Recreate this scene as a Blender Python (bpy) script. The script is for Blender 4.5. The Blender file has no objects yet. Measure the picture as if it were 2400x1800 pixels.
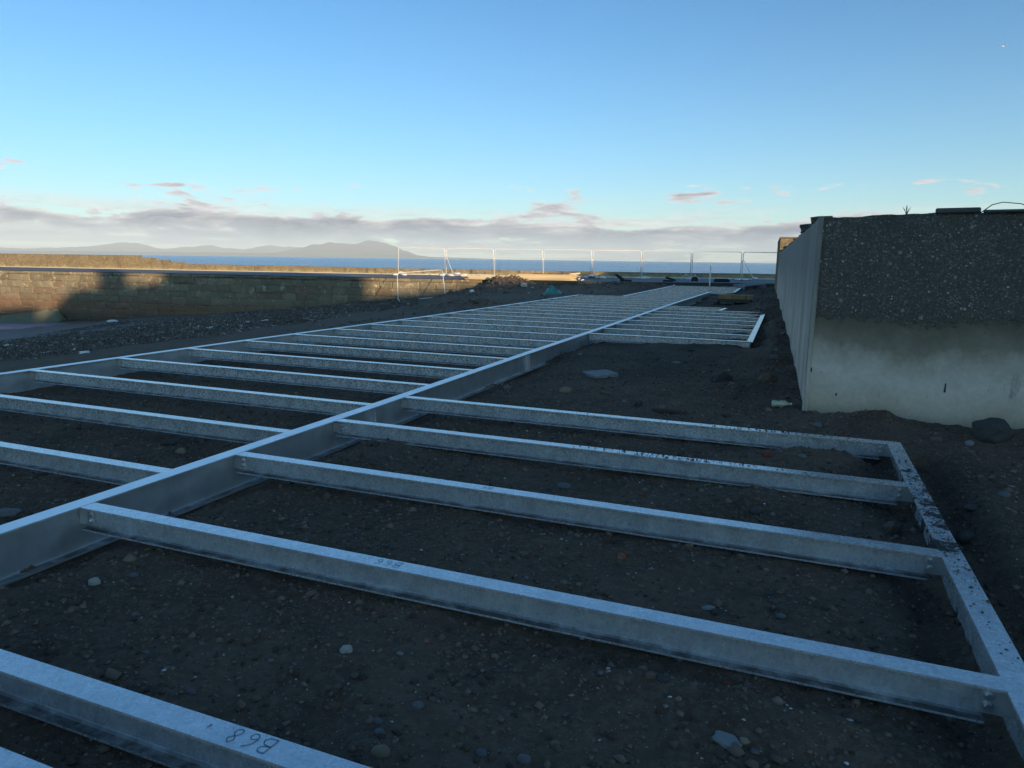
import bpy, bmesh, math, random
import numpy as np
from mathutils import Vector, Matrix, noise as mnoise
random.seed(7); rng = np.random.default_rng(7)
R = math.radians
scene = bpy.context.scene
COL = scene.collection

# ---------------------------------------------------------------- camera
CAM_H, F_PX = 1.38, 1664.0            # eye height over the steel tops (z = 0), focal length for a 2400 px wide frame
ROLL, PITCH, YAW = math.atan(25/1850), math.atan(292*math.cos(math.atan(25/1850))/F_PX), R(21.75)
def ray(px, py):
    u = (px-1200)/F_PX; v = -(py-900)/F_PX
    c, s = math.cos(ROLL), math.sin(ROLL)
    r, up = u*c - v*s, u*s + v*c
    cp, sp = math.cos(PITCH), math.sin(PITCH)
    z, y, x = up*cp - sp, cp + up*sp, r
    cy, sy = math.cos(YAW), math.sin(YAW)
    return Vector((x*cy - y*sy, x*sy + y*cy, z))
def onz(px, py, z):
    d = ray(px, py); t = (z-CAM_H)/d.z
    return Vector((d.x*t, d.y*t, z))
fwd = ray(1200, 900); rt = (ray(1201, 900)-fwd).normalized(); upv = (ray(1200, 899)-fwd).normalized(); fwd.normalize()
cam = bpy.data.cameras.new('camera'); cam_o = bpy.data.objects.new('camera', cam); COL.objects.link(cam_o)
cam.sensor_fit = 'HORIZONTAL'; cam.sensor_width = 36; cam.lens = F_PX/2400*36
cam.clip_start = 0.05; cam.clip_end = 200000
mw = Matrix.Identity(4)
for i in range(3):
    mw[i][0], mw[i][1], mw[i][2] = rt[i], upv[i], -fwd[i]
mw[2][3] = CAM_H
cam_o.matrix_world = mw
scene.camera = cam_o

# ---------------------------------------------------------------- light and exposure
SUN_AZ, SUN_EL = R(54), R(8)          # light travels towards SUN_AZ left of +Y
Ldir = Vector((-math.sin(SUN_AZ), math.cos(SUN_AZ)))      # horizontal travel
Sdir = Vector((math.cos(SUN_AZ), math.sin(SUN_AZ)))
sun = bpy.data.lights.new('sun', 'SUN'); sun.energy = 3.0; sun.angle = R(0.42); sun.color = (1.0, 0.74, 0.46)
sun_o = bpy.data.objects.new('sun', sun); COL.objects.link(sun_o)
sv = Vector((Ldir.x*math.cos(SUN_EL), Ldir.y*math.cos(SUN_EL), -math.sin(SUN_EL)))
sun_o.rotation_euler = sv.to_track_quat('-Z', 'Y').to_euler(); sun_o.location = (20, -20, 30)
scene.view_settings.view_transform = 'Standard'; scene.view_settings.look = 'None'
scene.view_settings.gamma = 1.0; scene.view_settings.use_curve_mapping = False
scene.view_settings.exposure = 1.42
scene.cycles.use_denoising = True
try: scene.cycles.denoiser = 'OPENIMAGEDENOISE'
except Exception: pass
scene.cycles.max_bounces = 4; scene.cycles.diffuse_bounces = 3; scene.cycles.glossy_bounces = 3; scene.cycles.volume_bounces = 0

class G:
    """small wrapper round a node tree"""
    def __init__(s, nt): s.nt = nt
    def n(s, t, **k):
        o = s.nt.nodes.new(t)
        for a, b in k.items(): setattr(o, a, b)
        return o
    def put(s, sock, v):
        if isinstance(v, bpy.types.NodeSocket): s.nt.links.new(v, sock)
        elif v is not None: sock.default_value = v
    def math(s, op, a, b=None, c=None, clamp=False):
        o = s.n('ShaderNodeMath', operation=op); o.use_clamp = clamp
        s.put(o.inputs[0], a); s.put(o.inputs[1], b)
        if c is not None: s.put(o.inputs[2], c)
        return o.outputs[0]
    def vmul(s, v, k):
        o = s.n('ShaderNodeVectorMath', operation='MULTIPLY'); s.put(o.inputs[0], v); o.inputs[1].default_value = k
        return o.outputs[0]
    def vadd(s, v, k):
        o = s.n('ShaderNodeVectorMath', operation='ADD'); s.put(o.inputs[0], v); s.put(o.inputs[1], k)
        return o.outputs[0]
    def sep(s, v):
        o = s.n('ShaderNodeSeparateXYZ'); s.put(o.inputs[0], v); return o.outputs
    def comb(s, x, y, z):
        o = s.n('ShaderNodeCombineXYZ')
        for i, q in enumerate((x, y, z)): s.put(o.inputs[i], q)
        return o.outputs[0]
    def noise(s, v, scale, detail=4, rough=.55, dist=0.):
        o = s.n('ShaderNodeTexNoise'); s.put(o.inputs['Vector'], v); o.inputs['Scale'].default_value = scale
        o.inputs['Detail'].default_value = detail; o.inputs['Roughness'].default_value = rough; o.inputs['Distortion'].default_value = dist
        return o.outputs[0]
    def voro(s, v, scale, feature='F1', out='Distance', rnd=1.0):
        o = s.n('ShaderNodeTexVoronoi', feature=feature); s.put(o.inputs['Vector'], v); o.inputs['Scale'].default_value = scale
        o.inputs['Randomness'].default_value = rnd
        return o.outputs[out]
    def ramp(s, f, stops, interp='LINEAR'):
        o = s.n('ShaderNodeValToRGB'); r = o.color_ramp; r.interpolation = interp
        while len(r.elements) < len(stops): r.elements.new(.5)
        for e, (p, c) in zip(r.elements, stops):
            e.position = p; e.color = (c, c, c, 1) if isinstance(c, (int, float)) else (*c, 1)
        s.put(o.inputs[0], f); return o.outputs[0]
    def mr(s, f, a, b, c=0., d=1.):
        o = s.n('ShaderNodeMapRange'); s.put(o.inputs[0], f)
        for i, q in enumerate((a, b, c, d)): s.put(o.inputs[i+1], q)
        return o.outputs[0]
    def mix(s, f, a, b, blend='MIX'):
        o = s.n('ShaderNodeMix', data_type='RGBA', blend_type=blend)
        s.put(o.inputs[0], f)
        for i, q in ((6, a), (7, b)):
            s.put(o.inputs[i], (*q, 1) if isinstance(q, tuple) and len(q) == 3 else q)
        return o.outputs[2]
    def bump(s, h, strength=.5, dist=.01, normal=None):
        o = s.n('ShaderNodeBump'); o.inputs['Strength'].default_value = strength; o.inputs['Distance'].default_value = dist
        s.put(o.inputs['Height'], h)
        if normal is not None: s.put(o.inputs['Normal'], normal)
        return o.outputs[0]

# ---------------------------------------------------------------- world: sky with a low bank of cloud
world = bpy.data.worlds.new('World'); scene.world = world; world.use_nodes = True
nt = world.node_tree; nt.nodes.clear(); g = G(nt)
sky = g.n('ShaderNodeTexSky', sky_type='NISHITA'); sky.sun_disc = False
sky.sun_elevation = SUN_EL; sky.sun_rotation = math.atan2(-Ldir.x, -Ldir.y)
sky.altitude = 5; sky.air_density = 0.68; sky.dust_density = 1.0; sky.ozone_density = 4.4
tc = g.n('ShaderNodeTexCoord'); d = tc.outputs['Generated']
dx, dy, dz = g.sep(d)
azim = g.math('ARCTAN2', dx, dy)
tilt = g.math('MULTIPLY', g.math('SINE', g.math('ADD', azim, 0.15)), 0.010)
el = g.math('ADD', g.math('ADD', dz, tilt), .017)
cv = g.comb(azim, g.math('MULTIPLY', dz, 4.2), 3.7)
n1 = g.noise(cv, 9.0, 7, .58, .5)
n1b = g.noise(g.vadd(cv, (7.3, 1.1, 0)), 34.0, 8, .66, .6)
nn = g.math('ADD', g.math('MULTIPLY', n1, .66), g.math('MULTIPLY', n1b, .34))
cover = g.ramp(g.mr(el, -.02, .16), [(0.0, .40), (.20, .44), (.28, .54), (.36, .61), (.43, .60), (.49, .53), (.55, .47), (.64, .445), (.74, .43), (.84, .36), (1, .2)])
cl = g.math('SUBTRACT', g.math('ADD', nn, cover), 1.0)
mask = g.math('MINIMUM', g.mr(cl, .0, .05), .97)
# thin flat streaks under the bank
sn = g.noise(g.comb(g.math('MULTIPLY', azim, 2.2), g.math('MULTIPLY', dz, 46.0), 9.1), 2.6, 6, .55, .2)
smask = g.math('MULTIPLY', g.mr(sn, .44, .55), g.mr(dz, .075, .045))
mask = g.math('MAXIMUM', mask, g.math('MULTIPLY', smask, .85))
# lit tops, mauve grey bodies
dens = g.mr(cl, .01, .13)
cc = g.mix(dens, (.82, .73, .72), (.17, .195, .29))
relief = g.mr(n1b, .35, .68, -.16, .2)
cc = g.mix(1.0, cc, g.comb(relief, relief, relief), 'ADD')
cc = g.mix(g.mr(dz, .012, .045), (.32, .42, .52), cc)
thin = g.math('SUBTRACT', 1.0, g.math('ABSOLUTE', dz))
skyc = g.mix(g.math('MULTIPLY', g.math('POWER', thin, 7.0), .62), sky.outputs[0], (3.2, 3.6, 3.35))
skyc = g.mix(g.math('MULTIPLY', g.math('POWER', thin, 30.0), .85), skyc, (5.6, 5.0, 3.9))
skyc = g.mix(1.0, skyc, (.75, .95, .82), 'MULTIPLY')
bg1 = g.n('ShaderNodeBackground'); nt.links.new(skyc, bg1.inputs[0]); bg1.inputs[1].default_value = 0.116
bg2 = g.n('ShaderNodeBackground'); nt.links.new(cc, bg2.inputs[0]); bg2.inputs[1].default_value = 0.40
ms = g.n('ShaderNodeMixShader'); g.put(ms.inputs[0], mask); nt.links.new(bg1.outputs[0], ms.inputs[1]); nt.links.new(bg2.outputs[0], ms.inputs[2])
wo = g.n('ShaderNodeOutputWorld'); nt.links.new(ms.outputs[0], wo.inputs[0])

# ---------------------------------------------------------------- materials
def mat(name, fn):
    m = bpy.data.materials.new(name); m.use_nodes = True
    t = m.node_tree; t.nodes.clear(); q = G(t)
    b = q.n('ShaderNodeBsdfPrincipled'); o = q.n('ShaderNodeOutputMaterial'); t.links.new(b.outputs[0], o.inputs[0])
    def S(**k):
        for a, v in k.items():
            nm = {'col': 'Base Color', 'rough': 'Roughness', 'metal': 'Metallic', 'nrm': 'Normal', 'spec': 'Specular IOR Level',
                  'trans': 'Transmission Weight', 'ior': 'IOR', 'alpha': 'Alpha', 'sheen': 'Sheen Weight'}[a]
            if isinstance(v, tuple) and len(v) == 3 and a == 'col': v = (*v, 1)
            q.put(b.inputs[nm], v)
    pos = q.n('ShaderNodeNewGeometry').outputs['Position']
    obj = q.n('ShaderNodeTexCoord').outputs['Object']
    rnd = q.n('ShaderNodeObjectInfo').outputs['Random']
    fn(q, S, pos, obj, rnd)
    return m
MAT = {}
def soil(q, S, pos, obj, rnd):
    a = q.noise(pos, 1.3, 5, .6); b = q.noise(pos, 28, 5, .65); c = q.noise(pos, 140, 3, .6)
    x, y, z = q.sep(pos)
    col = q.mix(q.mr(a, .3, .7), (.078, .054, .038), (.175, .122, .084))
    col = q.mix(q.mr(b, .45, .75, 0, .6), col, (.24, .18, .135))
    grit = q.voro(pos, 75, out='Distance'); gcol = q.n('ShaderNodeTexVoronoi'); q.put(gcol.inputs['Vector'], pos); gcol.inputs['Scale'].default_value = 75
    gr = q.sep(gcol.outputs['Color'])
    speck = q.math('MULTIPLY', q.mr(gr[0], .86, .9), q.mr(grit, .28, .2))
    col = q.mix(q.math('MULTIPLY', speck, .7), col, (.46, .40, .33))
    # dry sandy track left of the steel, wet sand low down by the water
    track = q.math('MULTIPLY', q.mr(x, -8.2, -9.6), q.mr(z, -1.4, -.5))
    col = q.mix(q.math('MULTIPLY', track, .75), col, q.mix(b, (.15, .112, .082), (.25, .19, .14)))
    wet = q.mr(q.math('ADD', z, q.math('MULTIPLY', q.noise(pos, .45, 4, .6), 1.3)), -1.2, -1.75)
    col = q.mix(q.math('MULTIPLY', wet, .85), col, (.12, .11, .095))
    h = q.math('ADD', q.math('MULTIPLY', b, .5), q.math('ADD', q.math('MULTIPLY', c, .35), q.math('MULTIPLY', speck, .5)))
    S(col=col, rough=q.mr(wet, 0, 1, .95, .6), spec=q.mr(wet, 0, 1, .15, .6), nrm=q.bump(q.math('ADD', h, q.math('MULTIPLY', q.noise(pos, 9, 6, .7), 1.2)), 1.0, .03))
MAT['soil'] = mat('soil', soil)
def mound(q, S, pos, obj, rnd):
    b = q.noise(pos, 3, 6, .65); S(col=q.mix(b, (.05, .035, .027), (.14, .095, .07)), rough=.95, nrm=q.bump(b, .8, .1))
MAT['mound'] = mat('mound', mound)
def steel(dirt, spangle=1.0):
    def f(q, S, pos, obj, rnd):
        v = q.vadd(pos, q.comb(q.math('MULTIPLY', rnd, 9.), 0, 0))
        n = q.noise(v, 9, 6, .65); sp = q.voro(v, 70, out='Color'); spv = q.sep(sp)[0]
        st = q.noise(q.vmul(v, (34, 34, 9)), 1.0, 6, .75); st2 = q.noise(q.vmul(q.vadd(v, (3.1, 0, 1.7)), (75, 75, 26)), 1.0, 4, .7)
        fine = q.noise(v, 190, 3, .7)
        col = q.mix(q.mr(n, .3, .7), (.60, .62, .625), (.88, .89, .885))
        col = q.mix(q.math('MULTIPLY', q.mr(spv, .0, 1.0), .22*spangle), col, (.30, .32, .34))
        col = q.mix(q.mr(st, .50, .72, 0, .7), col, (.90, .905, .91)); col = q.mix(q.mr(st2, .50, .68, 0, .42), col, (.30, .315, .33))
        col = q.mix(q.mr(fine, .58, .72, 0, .38), col, (.28, .29, .30))
        ro = q.mr(q.math('ADD', q.math('MULTIPLY', n, .6), q.math('MULTIPLY', spv, .4)), .2, .8, .17, .36)
        me = .55
        if dirt:
            dn = q.noise(v, 5.5, 7, .72); x, y, z = q.sep(pos)
            band = q.math('MULTIPLY', q.mr(y, 3.2, 4.0), q.mr(y, 6.4, 5.0))
            dm = q.mr(q.math('ADD', dn, q.math('MULTIPLY', band, .16)), .64, .70)
            col = q.mix(dm, col, (.04, .034, .03)); ro = q.mr(dm, 0, 1, ro, .95); me = q.mr(dm, 0, 1, .55, 0.)
        else:
            x, y, z = q.sep(obj)
            nz = q.sep(q.n('ShaderNodeNewGeometry').outputs['Normal'])[2]
            low = q.math('MULTIPLY', q.math('MULTIPLY', q.mr(z, -.112, -.118), q.mr(nz, .4, .8)), q.mr(q.noise(v, 7, 6, .7), .35, .55, .55, .95))
            tops = q.mr(q.noise(v, 2.3, 8, .74), .70, .73)
            low = q.math('MAXIMUM', low, q.math('MULTIPLY', tops, .8))
            splash = q.math('MULTIPLY', q.mr(z, -.05, -.115), q.mr(q.noise(v, 10, 7, .75), .50, .66, 0, .5)); low = q.math('MAXIMUM', low, splash)
            col = q.mix(q.mr(q.math('FRACT', q.math('MULTIPLY', rnd, 5.7)), 0, 1, 0, .22), col, (.40, .42, .43))
            col = q.mix(low, col, (.05, .044, .04)); ro = q.mr(low, 0, 1, ro, .9); me = q.mr(low, 0, 1, .55, .05)
        S(col=col, rough=ro, metal=me, nrm=q.bump(q.math('ADD', n, q.math('MULTIPLY', fine, .25)), .22, .006))
    return f
MAT['steel'] = mat('galvanised_steel', steel(False)); MAT['steel_dirty'] = mat('galvanised_steel_muddy', steel(True))
def girdsteel(q, S, pos, obj, rnd):
    n = q.noise(pos, 6, 6, .65); f = q.noise(pos, 150, 3, .7)
    col = q.mix(q.mr(n, .3, .7), (.54, .55, .555), (.74, .75, .75))
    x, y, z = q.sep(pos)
    top = q.mr(z, -.012, -.006)  # top flange painted paler than the web, standing in for reflected sky
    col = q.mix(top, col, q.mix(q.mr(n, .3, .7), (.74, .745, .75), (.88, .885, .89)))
    col = q.mix(q.mr(f, .6, .74, 0, .5), col, (.2, .2, .21))
    steel_tone = q.math('MULTIPLY', q.math('MULTIPLY', q.mr(z, -.25, -.26), q.mr(q.sep(q.n('ShaderNodeNewGeometry').outputs['Normal'])[2], .4, .8)), q.mr(q.noise(pos, 8, 6, .7), .35, .55, .5, .95))  # upward faces of the bottom flange darkened in uneven patches
    col = q.mix(steel_tone, col, (.05, .044, .04))
    S(col=col, rough=q.mr(n, .3, .7, .3, .46), metal=q.mr(steel_tone, 0, 1, .72, .05), nrm=q.bump(n, .15, .006))
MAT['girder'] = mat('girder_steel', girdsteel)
def bolt(q, S, pos, obj, rnd): S(col=(.6, .61, .62), rough=.33, metal=.9)
MAT['bolt'] = mat('bolt_zinc', bolt)
def ink(q, S, pos, obj, rnd): S(col=(.02, .03, .07), rough=.7)
MAT['ink'] = mat('marker_ink', ink)
def zinc_drip(q, S, pos, obj, rnd): S(col=(.75, .76, .77), rough=.4, metal=.7, nrm=q.bump(q.noise(pos, 120, 3), .6, .004))
MAT['drip'] = mat('zinc_runs', zinc_drip)
# exposed-aggregate upper part and smooth poured lower part of the concrete wall
def wallfront(q, S, pos, obj, rnd):
    x, y, z = q.sep(pos)
    wob = q.noise(pos, 1.1, 6, .65); wob2 = q.noise(pos, 7, 5, .7)
    edge = q.math('ADD', z, q.math('ADD', q.math('MULTIPLY', q.math('SUBTRACT', wob, .5), .35), q.math('MULTIPLY', q.math('SUBTRACT', wob2, .5), .16)))
    up = q.mr(q.math('ADD', edge, q.math('MULTIPLY', q.math('SUBTRACT', q.noise(pos, 26, 5, .7), .5), .34)), .85, .92)
    v1 = q.n('ShaderNodeTexVoronoi'); q.put(v1.inputs['Vector'], pos); v1.inputs['Scale'].default_value = 34
    c1 = q.sep(v1.outputs['Color'])
    v2 = q.n('ShaderNodeTexVoronoi'); q.put(v2.inputs['Vector'], pos); v2.inputs['Scale'].default_value = 70
    c2 = q.sep(v2.outputs['Color'])
    v3 = q.n('ShaderNodeTexVoronoi'); q.put(v3.inputs['Vector'], q.vadd(pos, q.vmul(q.comb(q.noise(pos, 14), q.noise(pos, 17), 0.), (.05, .05, .05)))); v3.inputs['Scale'].default_value = 46
    c3 = q.sep(v3.outputs['Color'])[0]
    base = q.mix(q.mr(q.noise(pos, 45, 5, .7), .3, .75), (.068, .058, .046), (.20, .175, .135))
    base = q.mix(q.math('MULTIPLY', q.mr(c3, .35, 1.0), q.mr(v3.outputs['Distance'], .55, .2)), base, (.30, .29, .26))
    base = q.mix(q.mr(q.noise(pos, 2.2, 5, .6), .4, .7, 0, .5), base, (.075, .078, .068))
    patch = q.mr(q.noise(pos, 1.7, 4, .6), .35, .65)
    v4 = q.n('ShaderNodeTexVoronoi'); q.put(v4.inputs['Vector'], q.vadd(pos, (3.3, 1.7, .4))); v4.inputs['Scale'].default_value = 13; c4 = q.sep(v4.outputs['Color'])
    s4 = q.math('MULTIPLY', q.math('GREATER_THAN', c4[0], .86), q.mr(q.math('ADD', v4.outputs['Distance'], q.math('MULTIPLY', q.noise(pos, 60, 4), .3)), .42, .34))
    s1 = q.math('MULTIPLY', q.math('GREATER_THAN', c1[0], q.mr(patch, 0, 1, .93, .80)), q.mr(v1.outputs['Distance'], q.math('MULTIPLY', c1[1], .5), q.math('MULTIPLY', c1[1], .36)))
    s2 = q.math('MULTIPLY', q.math('GREATER_THAN', c2[0], q.mr(patch, 0, 1, .88, .66)), q.mr(v2.outputs['Distance'], q.math('MULTIPLY', c2[1], .52), q.math('MULTIPLY', c2[1], .36)))
    col = q.mix(q.math('MULTIPLY', s1, q.mr(c1[2], 0, 1, .25, .9)), base, (.68, .65, .58))
    col = q.mix(q.math('MULTIPLY', s2, q.mr(c2[2], 0, 1, .15, .9)), col, (.62, .60, .54))
    col = q.mix(q.math('MULTIPLY', s4, q.mr(c4[2], 0, 1, .2, .75)), col, (.50, .49, .44))
    # poured concrete with tide marks
    t = q.mr(q.math('ADD', z, q.math('MULTIPLY', q.math('SUBTRACT', q.noise(q.vmul(pos, (1, 1, .8)), 1.9, 9, .68), .5), .62)), -.15, .95)
    low = q.ramp(t, [(0, (.46, .36, .24)), (.16, (.64, .53, .39)), (.42, (.76, .66, .53)), (.58, (.60, .50, .38)), (.70, (.33, .27, .19)), (.86, (.20, .165, .11)), (1, (.16, .135, .098))])
    low = q.mix(q.mr(q.noise(pos, 16, 7, .7), .35, .7, 0, .4), low, q.mix(.5, low, (.10, .095, .08)))
    pit = q.mr(q.voro(pos, 9, out='Distance'), .055, .03)
    low = q.mix(q.math('MULTIPLY', pit, .8), low, (.03, .03, .028))
    blot = q.mr(q.noise(q.vmul(pos, (4, 4, 1.2)), 1.5, 6, .7), .60, .72, 0, .55)
    low = q.mix(blot, low, (.12, .10, .065))
    col = q.mix(up, low, col)
    h = q.math('ADD', q.math('MULTIPLY', q.math('ADD', q.math('ADD', s1, q.math('MULTIPLY', c3, .8)), q.math('ADD', s2, q.noise(pos, 60, 5, .7))), up), q.math('MULTIPLY', q.noise(pos, 30, 6, .65), .25))
    S(col=col, rough=.9, spec=.25, nrm=q.bump(h, .8, .012))
MAT['wall_front'] = mat('wall_front_concrete', wallfront)
def wallside(q, S, pos, obj, rnd):
    x, y, z = q.sep(pos)
    st = q.noise(q.vmul(pos, (9, 9, .35)), 1.0, 6, .6); fi = q.noise(q.vmul(pos, (40, 40, 1.2)), 1.0, 5, .7)
    big = q.noise(pos, .8, 5, .6)
    col = q.mix(q.mr(st, .3, .7), (.48, .40, .31), (.78, .68, .55))
    col = q.mix(q.mr(fi, .48, .68, 0, .75), col, (.15, .13, .10))
    col = q.mix(q.mr(q.math('ADD', z, q.math('MULTIPLY', big, .8)), .9, 1.75, 0, .7), col, (.20, .195, .18))
    col = q.mix(q.mr(fi, .25, .4, .35, 0), col, (.5, .49, .46))
    gp = q.noise(pos, 40, 4, .7)
    stn = q.mr(q.noise(q.vmul(pos, (1.6, 1.6, .5)), 1.0, 7, .68), .48, .64, 0, .55); col = q.mix(stn, col, (.20, .165, .115))
    jn = q.mr(q.math('ABSOLUTE', q.math('SUBTRACT', q.math('FRACT', q.math('DIVIDE', y, 2.44)), .5)), .008, .003); col = q.mix(q.math('MULTIPLY', jn, .7), col, (.10, .09, .07))
    S(col=col, rough=.88, spec=.25, nrm=q.bump(q.math('ADD', fi, q.math('MULTIPLY', gp, .4)), .5, .012))
MAT['wall_side'] = mat('wall_side_concrete', wallside)
def coping(q, S, pos, obj, rnd):
    n = q.noise(pos, 12, 6, .7); S(col=q.mix(n, (.05, .05, .045), (.15, .145, .12)), rough=.95, nrm=q.bump(n, .8, .02))
MAT['coping'] = mat('coping_stone', coping)
def quaystone(q, S, pos, obj, rnd):
    n = q.noise(pos, 1.6, 6, .65); m_ = q.noise(pos, 9, 5, .7); x, y, z = q.sep(pos)
    hue = q.mix(rnd, (.18, .155, .11), (.29, .24, .165))
    hue = q.mix(q.mr(q.math('FRACT', q.math('MULTIPLY', rnd, 7.3)), .7, .9, 0, .6), hue, (.20, .12, .085))
    red = q.mr(q.math('ADD', z, n), -1.1, -1.7)
    hue = q.mix(q.math('MULTIPLY', red, .75), hue, (.19, .095, .06))
    col = q.mix(q.mr(n, .3, .72), hue, q.mix(.6, hue, (.10, .10, .065)))
    lich = q.mr(q.noise(pos, 2.6, 8, .8), .56, .63)
    col = q.mix(q.math('MULTIPLY', lich, q.mr(z, -2.2, -.4)), col, (.55, .47, .31))
    low = q.mr(z, -2.6, -3.3); col = q.mix(q.math('MULTIPLY', low, .7), col, (.05, .05, .04))
    S(col=col, rough=.92, spec=.2, nrm=q.bump(q.math('ADD', n, q.math('MULTIPLY', m_, .5)), .7, .06))
MAT['quay_stone'] = mat('quay_stone', quaystone)
def mortar(q, S, pos, obj, rnd):
    n = q.noise(pos, 4, 5, .7); z = q.sep(pos)[2]
    S(col=q.mix(q.mr(n, .4, .66), (.08, .065, .045), (.42, .35, .24)), rough=.95, nrm=q.bump(n, .8, .05))
MAT['mortar'] = mat('mortar', mortar)
def parapet(q, S, pos, obj, rnd):
    n = q.noise(pos, 1.4, 6, .65); m_ = q.noise(pos, 8, 6, .75); x, y, z = q.sep(pos)
    col = q.mix(q.mr(n, .3, .7), (.17, .135, .085), (.26, .20, .125))
    col = q.mix(q.mr(m_, .54, .66, 0, .8), col, (.44, .38, .24))
    col = q.mix(q.mr(m_, .46, .3, 0, .75), col, (.075, .065, .045))
    foot_ = q.math('MULTIPLY', q.mr(z, .38, .12), q.mr(q.noise(pos, 2.0, 6, .7), .42, .6)); col = q.mix(foot_, col, (.42, .36, .12))
    edge_ = q.math('MULTIPLY', q.mr(q.noise(q.vmul(pos, (1, 1, .25)), 3.2, 6, .75), .56, .62), .55); col = q.mix(edge_, col, (.09, .08, .055))
    S(col=col, rough=.95, spec=.15, nrm=q.bump(m_, .7, .05))
MAT['parapet'] = mat('parapet_stone', parapet)
def road(q, S, pos, obj, rnd):
    n = q.noise(pos, .9, 5, .6); f = q.noise(pos, 30, 4, .7)
    S(col=q.mix(n, (.13, .125, .13), (.20, .19, .195)), rough=.85, nrm=q.bump(f, .4, .01))
MAT['road'] = mat('asphalt', road)
def kerbm(q, S, pos, obj, rnd):
    n = q.noise(pos, 2.5, 6, .7); S(col=q.mix(n, (.42, .38, .30), (.62, .57, .46)), rough=.9, nrm=q.bump(n, .5, .02))
MAT['kerb'] = mat('kerb_concrete', kerbm)
def bank(q, S, pos, obj, rnd):
    n = q.noise(pos, 5, 6, .7); S(col=q.mix(n, (.025, .028, .016), (.065, .06, .035)), rough=.95, nrm=q.bump(n, .8, .04))
MAT['bank'] = mat('bank_turf', bank)
def seam(q, S, pos, obj, rnd):
    a = q.noise(q.vmul(pos, (.20, .55, 1)), 1.0, 5, .6); b = q.noise(q.vmul(pos, (.9, 2.2, 1)), 1.0, 4, .6); c = q.noise(q.vmul(pos, (.012, .05, 1)), 1.0, 4, .6)
    h = q.math('ADD', q.math('MULTIPLY', a, 1.0), q.math('MULTIPLY', b, .3))
    S(col=q.mix(q.mr(c, .35, .65), (.09, .18, .31), (.17, .28, .42)), rough=.24, ior=1.33, nrm=q.bump(h, 1.0, .55))
MAT['sea'] = mat('sea_water', seam)
def wavem(q, S, pos, obj, rnd):
    n = q.noise(pos, 3, 5, .65); z = q.sep(pos)[2]
    foam = q.math('MULTIPLY', q.mr(z, -2.75, -2.45), q.mr(n, .46, .6))
    S(col=q.mix(foam, (.15, .145, .095), (.75, .74, .70)), rough=q.mr(foam, 0, 1, .12, .7), ior=1.33, nrm=q.bump(n, .5, .12))
MAT['wave'] = mat('wave_water', wavem)
def hillm(q, S, pos, obj, rnd):
    n = q.noise(pos, .0011, 6, .62); z = q.sep(pos)[2]
    col = q.mix(q.mr(n, .42, .6), (.10, .095, .04), (.045, .055, .03))
    col = q.mix(q.mr(z, 120, 330), col, (.075, .06, .05))
    S(col=col, rough=1.0, spec=.0)
MAT['hill'] = mat('hill_land', hillm)
def fencem(q, S, pos, obj, rnd): S(col=q.mix(q.noise(pos, 4), (.60, .60, .59), (.76, .76, .74)), rough=.5, metal=.15)
MAT['fence'] = mat('fence_tube', fencem)
def wirem(q, S, pos, obj, rnd): S(col=(.55, .56, .56), rough=.5, metal=.4)
MAT['wire'] = mat('fence_wire', wirem)
def bagm(q, S, pos, obj, rnd):
    n = q.noise(pos, 8, 5, .6); S(col=q.mix(n, (.55, .53, .48), (.78, .76, .72)), rough=.85, nrm=q.bump(q.noise(pos, 5, 5), .5, .06))
MAT['bag'] = mat('sandbag_cloth', bagm)
def timber(c1, c2):
    def f(q, S, pos, obj, rnd):
        n = q.noise(q.vmul(obj, (1.2, 14, 14)), 1.0, 5, .6)
        col = q.mix(n, c1, c2); col = q.mix(q.math('MULTIPLY', rnd, .45), col, q.mix(.5, c1, (.12, .09, .06)))
        S(col=col, rough=.8, nrm=q.bump(n, .3, .01))
    return f
MAT['timber'] = mat('new_timber', timber((.55, .43, .25), (.78, .64, .40)))
MAT['timber_old'] = mat('old_timber', timber((.05, .042, .035), (.11, .09, .07)))
MAT['timber_yellow'] = mat('yellow_formwork', timber((.34, .20, .07), (.52, .33, .13)))
def flat(c, ro=.7, me=0., var=.25, sc=12, bmp=.3):
    def f(q, S, pos, obj, rnd):
        n = q.noise(obj, sc, 5, .65)
        S(col=q.mix(n, tuple(k*(1-var) for k in c), tuple(min(1, k*(1+var)) for k in c)), rough=ro, metal=me, nrm=q.bump(n, bmp, .01))
    return f
MAT['rubber'] = mat('black_rubber', flat((.02, .02, .021), .8))
MAT['tarp'] = mat('green_sheet', flat((.035, .24, .20), .45, var=.3, sc=3))
MAT['rust'] = mat('grey_scrap', flat((.25, .25, .25), .6, .3))
MAT['white'] = mat('white_plastic', flat((.75, .75, .74), .5, var=.08))
MAT['leaf'] = mat('dry_stem', flat((.05, .045, .025), .9))
MAT['bottle'] = mat('bottle_plastic', flat((.50, .52, .36), .22, var=.25, sc=9))
MAT['gull'] = mat('gull_feathers', flat((.8, .8, .8), .8, var=.05))
MAT['board'] = mat('rotten_board', flat((.055, .03, .026), .9, sc=30))
for nm, c in dict(stone_grey=(.17, .18, .19), stone_blue=(.13, .15, .18), stone_brown=(.15, .115, .085), stone_tan=(.26, .21, .15), stone_dark=(.06, .062, .065),
                  stone_red=(.20, .07, .045), brick_red=(.30, .09, .045), slate=(.19, .22, .24), stone_pale=(.36, .35, .33), shell=(.72, .70, .66)).items():
    MAT[nm] = mat(nm, flat(tuple(k*(1.15-.12*i)*(.78 if nm not in ('shell', 'brick_red', 'slate', 'stone_pale') else 1) for i, k in enumerate(c)), .85, var=.35, sc=22, bmp=.5))
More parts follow.
